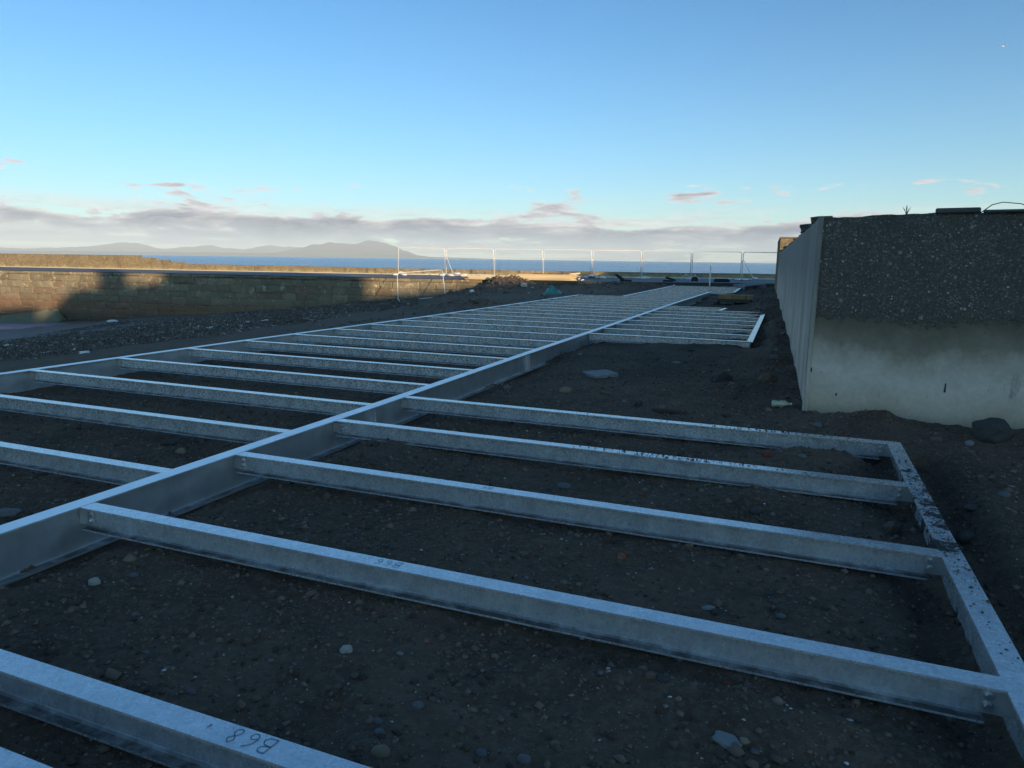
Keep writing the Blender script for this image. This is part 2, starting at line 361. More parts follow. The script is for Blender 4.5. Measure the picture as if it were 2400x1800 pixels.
def attrm(ro):
    def f(q, S, pos, obj, rnd):
        a = q.n('ShaderNodeAttribute'); a.attribute_name = 'Col'
        S(col=a.outputs['Color'], rough=ro, nrm=q.bump(q.noise(pos, 160, 3), .4, .004))
    return f
MAT['gravel'] = mat('gravel_mix', attrm(.9)); MAT['weed'] = mat('seaweed_mix', attrm(.55))
MAT['render'] = mat('house_render', flat((.45, .42, .37), .9, sc=2)); MAT['roof'] = mat('roof_slate', flat((.07, .075, .085), .7, sc=3))
MAT['glass'] = mat('window_glass', flat((.03, .035, .04), .08, var=.1)); MAT['door'] = mat('door_paint', flat((.05, .09, .12), .5))

# ---------------------------------------------------------------- mesh helpers
def mesh(name, vs, fs, m=None, smooth=False):
    me = bpy.data.meshes.new(name); me.from_pydata([tuple(v) for v in vs], [], [tuple(f) for f in fs]); me.update()
    if m: me.materials.append(MAT[m])
    if smooth: me.polygons.foreach_set('use_smooth', [True]*len(me.polygons))
    return me
def obj(name, me, parent=None, loc=None, rot=None, scale=None):
    o = bpy.data.objects.new(name, me); COL.objects.link(o)
    if parent is not None: o.parent = parent
    if loc is not None: o.location = loc
    if rot is not None: o.rotation_euler = rot
    if scale is not None: o.scale = scale
    return o
def tag(o, label, cat, group=None):
    o['label'] = label; o['category'] = cat
    if group: o['group'] = group
    return o
def thing(name, label, cat, loc=(0, 0, 0), rz=0., group=None):
    o = obj(name, None, None, loc, (0, 0, rz)); o.empty_display_size = .2
    return tag(o, label, cat, group)
class MB:
    def __init__(s): s.v = []; s.f = []
    def box(s, x0, x1, y0, y1, z0, z1, M=None):
        i = len(s.v)
        q = [Vector((x, y, z)) for z in (z0, z1) for x, y in ((x0, y0), (x1, y0), (x1, y1), (x0, y1))]
        s.v += [M @ p for p in q] if M else q
        s.f += [tuple(i+k for k in f) for f in ((0, 3, 2, 1), (4, 5, 6, 7), (0, 1, 5, 4), (1, 2, 6, 5), (2, 3, 7, 6), (3, 0, 4, 7))]
        return s
    def tube(s, pts, r, n=6, cap=True):
        pts = [Vector(p) for p in pts]; rs = r if isinstance(r, (list, tuple)) else [r]*len(pts)
        rings = []
        for k, p in enumerate(pts):
            t = (pts[min(k+1, len(pts)-1)]-pts[max(k-1, 0)]).normalized()
            a = t.cross(Vector((0, 0, 1)));
            if a.length < 1e-3: a = t.cross(Vector((0, 1, 0)))
            a.normalize(); b = t.cross(a)
            i = len(s.v); rings.append(i)
            s.v += [p + (a*math.cos(2*math.pi*j/n) + b*math.sin(2*math.pi*j/n))*rs[k] for j in range(n)]
        for a, b in zip(rings, rings[1:]):
            s.f += [(a+j, a+(j+1) % n, b+(j+1) % n, b+j) for j in range(n)]
        if cap: s.f += [tuple(rings[0]+j for j in range(n))[::-1], tuple(rings[-1]+j for j in range(n))]
        return s
    def prism(s, poly, z0, z1):
        i = len(s.v); n = len(poly)
        s.v += [Vector((x, y, z0)) for x, y in poly] + [Vector((x, y, z1)) for x, y in poly]
        s.f += [tuple(i+j for j in range(n))[::-1], tuple(i+n+j for j in range(n))]
        s.f += [(i+j, i+(j+1) % n, i+n+(j+1) % n, i+n+j) for j in range(n)]
        return s
    def build(s, name, m, parent=None, smooth=False, **k): return obj(name, mesh(name, s.v, s.f, m, smooth), parent, **k)
def bevelled(o, w, seg=1):
    b = o.modifiers.new('bevel', 'BEVEL'); b.width = w; b.segments = seg; b.limit_method = 'ANGLE'; return o

# ---------------------------------------------------------------- the ground
Q0, Q1 = Vector((-54.91, 35.21)), Vector((-10.42, 42.64)); QE = (Q1-Q0).normalized(); QN = Vector((-QE.y, QE.x))
def quay_v(x, y): return (x-Q0.x)*QN.x + (y-Q0.y)*QN.y
ROAD_Z = .10; SEA_Z = -3.5
ctrl = []
def cp(x, y, z): ctrl.append((x, y, z))
for x in (-3.2, -1.5, .3):
    for y in (-1, 1.5, 3, 5): cp(x, y, -.170)
for x in (-8, -6, -4.2):
    for y in (-1, 3, 6, 10, 15, 22, 27): cp(x, y, -.235)
for x, y, z in ((-2.5, 8, -.18), (-1, 8, -.17), (-2.5, 11, -.19), (-1.2, 11, -.17), (-.2, 9.5, -.12), (-.35, 12, -.08), (-.2, 14.5, .0), (-.45, 18, -.02), (-.75, 22, .0), (-.9, 28, .0), (-1.2, 34, .02),
                (-2.2, 15, -.2), (-2.2, 20, -.22), (-2.5, 25, -.28), (-2.2, 30, -.24), (-5, 30, -.26), (-5, 36, -.24), (-5, 41, -.18), (-3, 43, -.12), (-2, 40, -.05), (-2, 45, .03),
                (1.6, 1.5, -.15), (1.6, 4, -.13), (1.8, 6.2, -.10), (3.5, 2, -.13), (3.5, 5, -.07), (4, 6.6, -.02), (.7, 7.4, -.09), (0, 7.2, -.14), (6, -2, -.15), (0, -5, -.17), (-8, -6, -.23), (10, 8, 0), (20, 0, -.1),
                (12, 30, 0), (10, 50, 0), (40, 0, 0), (40, 40, 0), (0, -30, 0), (30, -35, 0), (-25, -30, -.5), (-9.6, 4, -.25), (-9.6, 9, -.25), (-9.4, 14, -.25), (-9.6, 20, -.27), (-9.6, 27, -.27),
                (-7.5, 30, -.25), (-7.5, 36, -.25), (-7.6, 41, -.15)): cp(x, y, z)
for px, py, z in ((0, 850, -1.0), (0, 803, -2.9), (0, 780, -3.45), (0, 768, -3.7), (150, 838, -.85), (150, 790, -2.9), (150, 762, -3.6), (300, 815, -.75), (300, 760, -2.65), (500, 795, -.6), (500, 755, -1.75),
                  (700, 765, -.5), (700, 740, -1.15), (900, 725, -1.0), (930, 708, -1.22), (900, 750, -.45), (1045, 701, -1.05), (1130, 714, -.45), (1250, 694, -.4), (1400, 682, -.27), (1400, 670, -.10), (1500, 668, -.05), (1550, 672, -.14), (1300, 676, -.32)):
    p = onz(px, py, z); cp(p.x, p.y, z)
for u, z in ((-6, -4.2), (0, -3.75), (6, -3.5), (12, -3.0), (18, -2.6), (24, -2.05), (30, -1.4), (33, -1.1)):
    for v in (-.6, 3): p = Q0 + QE*u + QN*v; cp(p.x, p.y, z)
for u, z in ((38, -.5), (42, -.25), (46, -.1), (52, 0), (60, .02)): p = Q0 + QE*u - QN*.5; cp(p.x, p.y, z)
cp(-80, 20, -4.2); cp(-70, 0, -3.9); cp(-60, -30, -3.5); cp(-40, 5, -3.0); cp(-80, 60, -5)
ctrl = np.array(ctrl)
def _rbf():
    P = ctrl[:, :2]; D = np.hypot(P[:, None, 0]-P[None, :, 0], P[:, None, 1]-P[None, :, 1])
    n = len(P); A = np.zeros((n+3, n+3)); A[:n, :n] = -D + np.eye(n)*-.0; A[:n, n] = 1; A[:n, n+1:] = P; A[n, :n] = 1; A[n+1:, :n] = P.T
    A[:n, :n] += np.eye(n)*.25
    return np.linalg.solve(A, np.concatenate([ctrl[:, 2], [0, 0, 0]]))
RW = _rbf()
def vnoise(x, y, seed=0):
    """smooth value noise on arrays"""
    xi = np.floor(x).astype(np.int64); yi = np.floor(y).astype(np.int64); fx = x-xi; fy = y-yi
    def hsh(a, b):
        h = (a*374761393 + b*668265263 + seed*974634777) & 0xffffffff
        h = ((h ^ (h >> 13))*1274126177) & 0xffffffff
        return ((h ^ (h >> 16)) & 0xffff)/65535.0
    sx = fx*fx*(3-2*fx); sy = fy*fy*(3-2*fy)
    a = hsh(xi, yi); b = hsh(xi+1, yi); c = hsh(xi, yi+1); e = hsh(xi+1, yi+1)
    return (a*(1-sx)+b*sx)*(1-sy) + (c*(1-sx)+e*sx)*sy - .5
def fbm(x, y, f, oct=4, seed=0, gain=.5):
    t = 0; a = 1
    for k in range(oct):
        t = t + a*vnoise(x*f+k*17.3, y*f-k*9.1, seed+k); a *= gain; f *= 2.03
    return t
C_EDGE = [(-1.5, -3.60), (5.6, -3.60), (9.9, -3.66), (16, -3.72), (24.57, -3.82), (34.6, -3.82)]     # right edge of the long middle girder
def c_right(y): return np.interp(y, [p[0] for p in C_EDGE], [p[1] for p in C_EDGE])
mA, mB = onz(1105, 664, -.1), onz(1255, 668, -.15)
heaps = []   # (x, y, rx, ry, height, rot)
def heap(x, y, rx, ry, hgt, rot=0): heaps.append((x, y, rx, ry, hgt, rot))
heap(-2.95, 4.35, .45, .28, .075); heap(-3.1, 5.0, .3, .3, .04); heap(-.35, 2.36, .55, .10, .055); heap(.12, 2.3, .4, .13, .04)
heap(.15, 5.78, .48, .16, .115, .1); heap(-.25, 4.65, .4, .22, .075); heap(.2, 6.5, .5, .2, .09); heap(-.6, 5.1, .5, .14, .05)
heap(.5, 7.35, .3, .2, .07); heap(.85, 7.3, .28, .18, .09); heap(1.9, 7.05, .6, .2, .09); heap(2.6, 6.95, .4, .2, .10); heap(1.3, 5.6, .3, .8, .05)
heap(-.15, 10.2, .35, .6, .08); heap(-.3, 11.6, .3, .7, .12); heap(-.35, 13.6, .22, .8, .15); heap(-.55, 17, .25, 1.2, .16); heap(-.75, 21, .3, 1.6, .18); heap(-1.0, 26, .4, 2, .16)
heap(-3.1, 11.8, .6, .8, .10); heap(-2.2, 13.0, .6, .25, .06); heap(-2.9, 9.2, .25, .3, .05); heap(-3.2, 3.0, .2, .15, .03)
heap(-1.3, 3.55, .5, .1, .035); heap(-2.2, 2.15, .5, .08, .02); heap(-1.7, 4.75, .6, .1, .03)
pk = onz(1185, 655, .15); heap(pk.x, pk.y, 1.9, 1.3, .72, .17); pk = onz(1120, 672, -.2); heap(pk.x, pk.y, 1.5, 1.5, .42, .17); pk = onz(1060, 686, -.6); heap(pk.x, pk.y, 1.0, 1.2, .14, .2)
pk = onz(1085, 725, -.35); heap(pk.x, pk.y, 2.0, 1.0, .30, .5); pk = onz(1010, 735, -.35); heap(pk.x, pk.y, 1.2, .9, .15, .5); pk = onz(1420, 668, -.05); heap(pk.x, pk.y, 4.5, .9, .18, .17)
def ground_z(x, y, detail=True):
    x = np.asarray(x, float); y = np.asarray(y, float); shp = x.shape; x = x.ravel(); y = y.ravel()
    z = np.zeros_like(x)
    for s in range(0, len(x), 40000):
        X, Y = x[s:s+40000, None], y[s:s+40000, None]
        z[s:s+40000] = -np.sqrt((X-ctrl[None, :, 0])**2 + (Y-ctrl[None, :, 1])**2) @ RW[:-3] + RW[-3] + x[s:s+40000]*RW[-2] + y[s:s+40000]*RW[-1]
    for hx, hy, rx, ry, hh, ro in heaps:
        u = (x-hx)*math.cos(ro) + (y-hy)*math.sin(ro); v = -(x-hx)*math.sin(ro) + (y-hy)*math.cos(ro)
        q = (u/rx)**2 + (v/ry)**2; k = q < 9
        z[k] += hh*np.exp(-q[k]*.9)*(1 + .5*vnoise(x[k]*9, y[k]*9, 5))
    # trenches beside the girders
    inside = (y > -2) & (y < 36)
    dr = x - c_right(y)
    z -= np.where(inside, .095*np.exp(-((dr-.06)/.14)**2)*(1+1.1*vnoise(y*1.3, x*0+3, 11)), 0)
    z -= np.where(inside, .05*np.exp(-((dr+.35)/.2)**2), 0)
    rr = x-.80; ins = (y > -2) & (y < 6.25)
    z -= np.where(ins, .13*np.exp(-((rr-.2)/.13)**2) + .10*np.exp(-((rr+.13)/.12)**2)*np.clip(.8+1.6*vnoise(y*.9, x*0+8.5, 12), 0, 2), 0)
    z -= .12*np.exp(-((x+.62+.015*(y-13))/.22)**2)*((y > 12.9) & (y < 21.6))
    far = np.clip((np.hypot(x, y)-14)/20, 0, 1)
    z += fbm(x, y, .8, 4, 21)*.035*(1+3*far)
    if detail:
        z += fbm(x, y, 6.0, 4, 31, .55)*.022 + np.clip(fbm(x, y, 13.0, 2, 41), .1, 1)*.03 + vnoise(x*31, y*31, 51)*.007 + np.clip(vnoise(x*23, y*23, 61)-.2, 0, 1)*.03
    # wheel ruts along the track
    tr = np.clip((-x-8.9)/.6, 0, 1)*np.clip((x+13.5)/2, 0, 1)
    z += tr*.03*np.sin((x+.16*y+.5*vnoise(y*.4, x*.0, 3))*6.5)
    qv = (x-Q0.x)*QN.x + (y-Q0.y)*QN.y
    z = np.where(qv > .15, np.minimum(z, -.25), z)
    return z.reshape(shp)
def gz(x, y): return float(ground_z(np.array([x]), np.array([y]))[0])
def hit(px, py):
    """where the sight line through a pixel meets the ground"""
    d = ray(px, py); t = np.linspace(.8, 60, 2400); t = t/math.hypot(d.x, d.y)
    zz = ground_z(d.x*t, d.y*t); k = np.argmax(CAM_H + d.z*t < zz); t = t[k]
    return Vector((d.x*t, d.y*t, float(zz[k])))
def graded(spec):
    out = []
    for a, b, st in spec: out += list(np.arange(a, b-1e-6, st))
    return np.array(out + [spec[-1][1]])
gx = graded([(-95, -62, 8), (-62, -30, .8), (-30, -14, .3), (-14, -8.8, .12), (-8.8, -4.2, .05), (-4.2, 2.2, .024), (2.2, 5, .06), (5, 10, .4), (10, 70, 6)])
gy = graded([(-45, -6, 5), (-6, .4, .5), (.4, 6.8, .024), (6.8, 11, .04), (11, 18, .08), (18, 30, .2), (30, 52, .3), (52, 60, 4)])
XX, YY = np.meshgrid(gx, gy); ZZ = ground_z(XX, YY)
def grid_mesh(name, XX, YY, ZZ, m):
    ny, nx = XX.shape; me = bpy.data.meshes.new(name)
    me.vertices.add(nx*ny); me.vertices.foreach_set('co', np.stack([XX, YY, ZZ], -1).ravel().astype(np.float32))
    i = np.arange(nx*ny).reshape(ny, nx); q = np.stack([i[:-1, :-1], i[:-1, 1:], i[1:, 1:], i[1:, :-1]], -1).reshape(-1, 4)
    n = len(q); me.loops.add(n*4); me.loops.foreach_set('vertex_index', q.ravel().astype(np.int32))
    me.polygons.add(n); me.polygons.foreach_set('loop_start', (np.arange(n)*4).astype(np.int32)); me.polygons.foreach_set('loop_total', np.full(n, 4, np.int32))
    me.update(calc_edges=True); me.validate(); me.polygons.foreach_set('use_smooth', np.ones(n, bool)); me.materials.append(MAT[m]); return me
ground = obj('ground', grid_mesh('ground', XX, YY, ZZ, 'soil')); ground['kind'] = 'structure'

# ---------------------------------------------------------------- sea, wave, hills
sv_ = [(-44000, -3000, SEA_Z), (44000, -3000, SEA_Z), (44000, 44000, SEA_Z), (-44000, 44000, SEA_Z)]
sea = obj('sea', mesh('sea', sv_, [(0, 1, 2, 3)], 'sea')); sea['kind'] = 'structure'
# a swell breaking against the foot of the quay
wv = []; wf = []; NU, NV = 40, 14
for i in range(NU):
    u = i/(NU-1)
    p = onz(-160 + 308*u, 757 - 5*u, -3.45)
    hgt = (.10 + .82*u**1.2)*(1 if u < .94 else math.cos((u-.94)/.06*1.45))
    p = p + Vector((0, 0, 0))
    for j in range(NV):
        v = j/(NV-1)*2-1
        prof = math.exp(-(v*1.9)**2)*hgt
        wv.append((p.x + QN.x*v*1.0 + QE.x*.25*prof*(u > .8), p.y + QN.y*v*1.0, -3.56 + prof*1.15 + .03*mnoise.noise(Vector((u*25, v*4, 0)))))
for i in range(NU-1):
    for j in range(NV-1): a = i*NV+j; wf.append((a, a+NV, a+NV+1, a+1))
wave = obj('wave', mesh('wave', wv, wf, 'wave', True)); wave['kind'] = 'structure'
def hill(name, label, prof, dist, depth, seed):
    base = None; vs = []; fs = []; nj = 13
    pts = [prof[0]] ; out = []
    for (a, ha), (b, hb) in zip(prof, prof[1:]):
        n = max(2, int(abs(b-a)/6))
        for k in range(n):
            t = k/n; t2 = t*t*(3-2*t); out.append((a+(b-a)*t, ha+(hb-ha)*t2))
    out.append(prof[-1])
    for i, (px, hp) in enumerate(out):
        d = ray(px, 592+.0135*px); dh = Vector((d.x, d.y)).normalized()
        for j in range(nj):
            v = j/(nj-1)*2-1; rr = dist + v*depth
            w = max(0, 1-abs(v))**.9; w = w*w*(3-2*w)
            hh = hp/F_PX*dist*w + CAM_H*0
            hh *= 1 + .10*mnoise.noise(Vector((px*.02+seed, v*2, seed))) + .07*mnoise.noise(Vector((px*.06+seed, v*5, seed)))
            vs.append((dh.x*rr, dh.y*rr, SEA_Z-1 + max(0, hh)))
    for i in range(len(out)-1):
        for j in range(nj-1): a = i*nj+j; fs.append((a, a+nj, a+nj+1, a+1))
    o = obj(name, mesh(name, vs, fs, 'hill', True)); o['kind'] = 'structure'; return o
hill('hills', '', [(-420, 6), (-300, 14), (-150, 9), (0, 10), (60, 9), (130, 11), (200, 14), (282, 23), (325, 22), (374, 13), (450, 18), (488, 21), (532, 16), (575, 14), (624, 24), (667, 22), (720, 20), (800, 12), (880, 0)], 31000, 3500, 1.3)
hill('mountain', '', [(560, 0), (640, 8), (700, 18), (740, 27), (776, 33), (805, 31), (830, 29.5), (850, 33), (868, 36), (885, 36), (901, 34), (925, 26), (950, 16), (985, 6), (1040, 0)], 25000, 3200, 4.2)
hill('shore', '', [(-420, 3), (0, 4), (200, 5), (400, 6), (600, 7), (800, 8), (900, 6), (980, 4), (1080, 2.5), (1200, 0)], 23500, 1200, 8.8)

# ---------------------------------------------------------------- road, kerb, bank
PAR = [Vector(p) for p in ((-95, 40.5), (-66, 44.5), (-45, 47.6), (-30, 49.6), (-21, 51.6), (-11.6, 56.0), (-2.7, 60.5), (12, 67))]
qpts = [Q0 + QE*u for u in (-30, 0, 20, 38, 45.1)] + [Vector((-6.6, 44.6)), Vector((-2.9, 46.6)), Vector((3, 49.0)), Vector((12, 51))]
road_poly = [(p.x, p.y) for p in qpts] + [(p.x, p.y) for p in reversed(PAR)]
mb = MB(); n = len(road_poly); mb.v = [Vector((x, y, ROAD_Z)) for x, y in road_poly]; mb.f = [tuple(range(n))]
bm = bmesh.new(); vv = [bm.verts.new(p) for p in mb.v]; bm.faces.new(vv); bmesh.ops.triangulate(bm, faces=bm.faces[:])
me = bpy.data.meshes.new('road'); bm.to_mesh(me); bm.free(); me.materials.append(MAT['road'])
for p_ in me.polygons:
    if p_.normal.z < 0: p_.flip()
o = obj('road', me); o['kind'] = 'structure'
def strip(name, pts, w0, w1, z0, z1, m, side=1):
    """solid band following a polyline, from offset w0 to w1 to its left"""
    vs = []; fs = []; P = [Vector(p) for p in pts]
    for i, p in enumerate(P):
        t = (P[min(i+1, len(P)-1)]-P[max(i-1, 0)]).normalized(); nn_ = Vector((-t.y, t.x))
        a = p + nn_*w0; b = p + nn_*w1
        vs += [(a.x, a.y, z0), (b.x, b.y, z0), (b.x, b.y, z1), (a.x, a.y, z1)]
    for i in range(len(P)-1):
        k = i*4; l = k+4
        for j in range(4): fs.append((k+j, k+(j+1) % 4, l+(j+1) % 4, l+j))
    fs += [(3, 2, 1, 0), (len(vs)-4, len(vs)-3, len(vs)-2, len(vs)-1)]
    return mesh(name, vs, fs, m)
o = obj('pavement', strip('pavement', PAR, -.9, .0, ROAD_Z-.2, ROAD_Z+.06, 'kerb')); o['kind'] = 'structure'
bp = [Q0 + QE*u for u in (37.5, 40, 42.5, 45.1)] + qpts[5:]
def bankmesh():
    vs = []; fs = []; P = []
    for a, b in zip(bp, bp[1:]):
        for k in range(14): P.append(a.lerp(b, k/14))
    P.append(bp[-1])
    for i, p in enumerate(P):
        t = (P[min(i+1, len(P)-1)]-P[max(i-1, 0)]).normalized(); nn_ = Vector((-t.y, t.x))
        for w, z in ((.5, ROAD_Z+.012), (.06, ROAD_Z+.02), (-.12, ROAD_Z-.08), (-.35, ROAD_Z-.28), (-.8, ROAD_Z-.75)):
            q = p + nn_*(w + .10*mnoise.noise(Vector((p.x*1.7, p.y*1.7, w)))); vs.append((q.x, q.y, z + .03*mnoise.noise(Vector((p.x*2.3, p.y, w*3)))*(w < .4)))
    for i in range(len(P)-1):
        for j in range(4): a = i*5+j; fs.append((a+1, a, a+5, a+6))
    return mesh('bank', vs, fs, 'bank', True)
o = obj('bank', bankmesh()); o['kind'] = 'structure'

# ---------------------------------------------------------------- quay wall of stone blocks
qw = thing('quay_wall', 'weathered sandstone block quay wall under the roadway, above the seaweed beach', 'wall', (Q0.x, Q0.y, 0), math.atan2(QE.y, QE.x))
MB().box(-30, 45.0, .125, 1.2, -5.5, ROAD_Z-.012).build('mortar_core', 'mortar', qw)
def block_mesh(k):
    r = random.Random(k); i = .035
    f = [(i+r.uniform(-.01, .02), -1-r.uniform(0, .5)), (1-i, -1-r.uniform(0, .5))]
    vs = [(0, 1, 0), (1, 1, 0), (1, 1, 1), (0, 1, 1), (0, -.7, 0), (1, -.7, 0), (1, -.7, 1), (0, -.7, 1)]
    for (x, z) in ((i, i*1.6), (1-i, i*1.6), (1-i, 1-i*1.6), (i, 1-i*1.6)): vs.append((x+r.uniform(-.02, .02), -1-r.uniform(-.3, .5), z+r.uniform(-.05, .05)))
    vs.append((.5+r.uniform(-.2, .2), -1.3-r.uniform(-.3, .6), .5+r.uniform(-.2, .2)))
    fs = [(4, 5, 9, 8), (5, 6, 10, 9), (6, 7, 11, 10), (7, 4, 8, 11), (8, 9, 12), (9, 10, 12), (10, 11, 12), (11, 8, 12), (0, 1, 5, 4), (1, 2, 6, 5), (2, 3, 7, 6), (3, 0, 4, 7)]
    return mesh('stone_block', vs, fs, 'quay_stone')
bmeshes = [block_mesh(k) for k in range(9)]
zt = ROAD_Z - .014; course = [.22] + [.47, .50, .44, .52, .46, .50, .48, .5]
for ci, ch in enumerate(course):
    u = -7 - random.random()*.8
    while u < 36.5:
        w = random.uniform(1.6, 2.6) if ci == 0 else random.choice((random.uniform(.75, 1.2), random.uniform(1.1, 2.1)))
        c = Q0 + QE*(u+w/2)
        if gz(c.x-QN.x*.3, c.y-QN.y*.3) < zt - .06 and u+w > -3:
            h_ = ch-.05
            b = obj('stone_block', random.choice(bmeshes), qw, (u+.014, .155, zt-ch+.014), None, (w-.028, .07*random.uniform(.6, 1.3) if ci else .12, ch-.028))
        u += w
    zt -= ch
# ---------------------------------------------------------------- parapet along the sea side
pw = thing('sea_parapet', 'long low sunlit stone parapet with a stepped taller end, between road and sea', 'wall')
def psec(pts, top, nm='wall_section', base=-.3): obj(nm, strip(nm, pts, .0, .55, base, top, 'parapet'), pw)
def along(px):
    d = ray(px, 630)
    for a, b in zip(PAR, PAR[1:]):
        D = b-a; det = d.x*(-D.y) + D.x*d.y
        if abs(det) < 1e-9: continue
        t = (a.x*(-D.y) + D.x*a.y)/det; u = (d.x*a.y - d.y*a.x)/det
        if t > 0 and -1e-6 <= u <= 1+1e-6: return a + D*u
s1, s2, s3, s4 = along(324), along(358), along(392), along(427)
psec([PAR[0], PAR[1], s1], 1.30); psec([s1, s2], 1.10); psec([s2, s3], .93); psec([s3, s4], .76)
low = [s4] + [p for p in PAR if p.x > s4.x]
cut = []
for a, b in zip(low, low[1:]):
    n = max(1, round((b-a).length/4.2))
    cut += [a.lerp(b, k/n) for k in range(n)]
cut.append(low[-1])
for k, (a, b) in enumerate(zip(cut, cut[1:])):
    dd = (b-a).normalized()*.012
    zt_ = .62 - .12*min(1, k/11) + random.uniform(-.012, .012); psec([a+dd, b-dd], zt_)

# ---------------------------------------------------------------- steel beams
def isec(L, D, B, tw, tf, c0=0., c1=0.):
    """I section along +X, top at z=0, centred on y=0; c0/c1 cut the bottom flange back at either end"""
    hb, ht, r = B/2, tw/2, .010
    prof_top = [(-hb, 0), (hb, 0), (hb, -tf), (ht+r, -tf-.001), (ht, -tf-r), (-ht, -tf-r), (-ht-r, -tf-.001), (-hb, -tf)]
    prof_web = [(-ht, -tf-r), (ht, -tf-r), (ht, -D+tf+r), (-ht, -D+tf+r)]
    prof_bot = [(-hb, -D+tf), (-ht-r, -D+tf+.001), (-ht, -D+tf+r), (ht, -D+tf+r), (ht+r, -D+tf+.001), (hb, -D+tf), (hb, -D), (-hb, -D)]
    vs = []; fs = []
    for pr, a, b in ((prof_top, 0, L), (prof_web, 0, L), (prof_bot, c0, L-c1)):
        i = len(vs); n = len(pr)
        vs += [(a, y, z) for y, z in pr] + [(b, y, z) for y, z in pr]
        fs += [(i+j, i+n+j, i+n+(j+1) % n, i+(j+1) % n) for j in range(n)]
        fs += [tuple(i+j for j in range(n)), tuple(i+n+j for j in range(n))[::-1]]
    me = mesh('beam', vs, fs, None); bm_ = bmesh.new(); bm_.from_mesh(me); bmesh.ops.recalc_face_normals(bm_, faces=bm_.faces[:]); bm_.to_mesh(me); bm_.free()
    return me
frame = thing('steelwork', 'long galvanised steel floor frame of girders and cross joists lying on black soil', 'steel frame')
JD, JB = .134, .090; GD, GB = .275, .114
def beam(name, a, b, D, B, tw, tf, m, z=0., c0=0., c1=0.):
    a = Vector((a[0], a[1])); b = Vector((b[0], b[1])); L = (b-a).length
    me = isec(L, D, B, tw, tf, c0, c1); me.materials.append(MAT[m]); me.name = name
    return obj(name, me, frame, (a.x, a.y, z), (0, 0, math.atan2(b.y-a.y, b.x-a.x)))
def cyl(n, r, h):
    vs = [(math.cos(2*math.pi*k/n)*r, 0, math.sin(2*math.pi*k/n)*r) for k in range(n)] + [(math.cos(2*math.pi*k/n)*r, -h, math.sin(2*math.pi*k/n)*r) for k in range(n)]
    fs = [tuple(range(n, 2*n)), tuple(range(n))[::-1]] + [(k, n+k, n+(k+1) % n, (k+1) % n) for k in range(n)]
    return vs, fs
v1, f1 = cyl(12, .0175, .003); v2, f2 = cyl(6, .0135, .014)
bolt_me = mesh('bolt', v1+v2, f1+[tuple(i+len(v1) for i in f) for f in f2], 'bolt')
def cleat(j, x0, x1, bx, near=True):
    """fin plate bolted on the joist web, its two bolts one above the other"""
    y = -.0045-.0002
    c = bevelled(MB().box(x0, x1, y-.010, y, -.112, -.022).build('cleat', 'girder', j), .002)
    for dz in (-.045, -.083): obj('bolt', bolt_me, j, (bx, y-.0102, dz), (0, random.random(), 0))
def gx_left(y): return float(c_right(y)) - GB           # left edge of the middle girder
def c_pt(y): return (float(c_right(y))-GB/2, y)
# middle girder in four bolted lengths
for a, b in ((-1.5, 5.6), (5.6, 9.9), (9.9, 24.57), (24.57, 34.6)):
    ys = [a+.002] + [p[0] for p in C_EDGE if a+.01 < p[0] < b-.01] + [b-.002]
    for y0, y1 in zip(ys, ys[1:]):
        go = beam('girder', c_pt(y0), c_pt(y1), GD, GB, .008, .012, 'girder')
    if b < 30:
        L = (Vector(c_pt(ys[-1]))-Vector(c_pt(ys[-2]))).length
        bevelled(MB().box(L-.014, L-.002, -GB/2+.004, GB/2-.004, -GD+.012, -.0125).build('end_plate', 'girder', go), .002)
        for s in (-1, 1):
            for zz in (-.07, -.14, -.21):
                obj('bolt', bolt_me, go, (L-.0142, s*.038, zz), (0, 0, -math.pi/2))
LE = [(-1.5, -8.60), (9, -8.53), (15, -8.36), (28.05, -8.35)]
def l_left(y): return float(np.interp(y, [p[0] for p in LE], [p[1] for p in LE]))
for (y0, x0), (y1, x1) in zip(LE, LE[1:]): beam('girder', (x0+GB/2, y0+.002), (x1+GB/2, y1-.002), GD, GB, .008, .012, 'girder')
RB = .100
RX = .745
go = beam('girder', (RX+RB/2, -1.5), (RX+RB/2-.012, 6.20), GD, RB, .008, .011, 'steel_dirty')
# right-hand bay near the camera: y of the near flange edge
def strokes(parent, lines, x, y, k, m='ink', w=.0012):
    mb = MB()
    for ln in lines:
        P = [Vector((x + a*k, y + b*k, .0012)) for a, b in ln]
        Q = []
        for i in range(len(P)-1):                       # smooth the pen line
            p0, p1, p2, p3 = P[max(i-1, 0)], P[i], P[i+1], P[min(i+2, len(P)-1)]
            for t in (0, .25, .5, .75):
                Q.append(.5*((2*p1) + (p2-p0)*t + (2*p0-5*p1+4*p2-p3)*t*t + (3*p1-p0-3*p2+p3)*t**3))
        Q.append(P[-1])
        for a, b in zip(Q, Q[1:]):
            if (b-a).length < 1e-6: continue
            n_ = (b-a).cross(Vector((0, 0, 1))).normalized()*w; i = len(mb.v)
            mb.v += [a+n_, a-n_, b-n_, b+n_]; mb.f.append((i, i+3, i+2, i+1))
    return mb.build('pen_mark', m, parent)
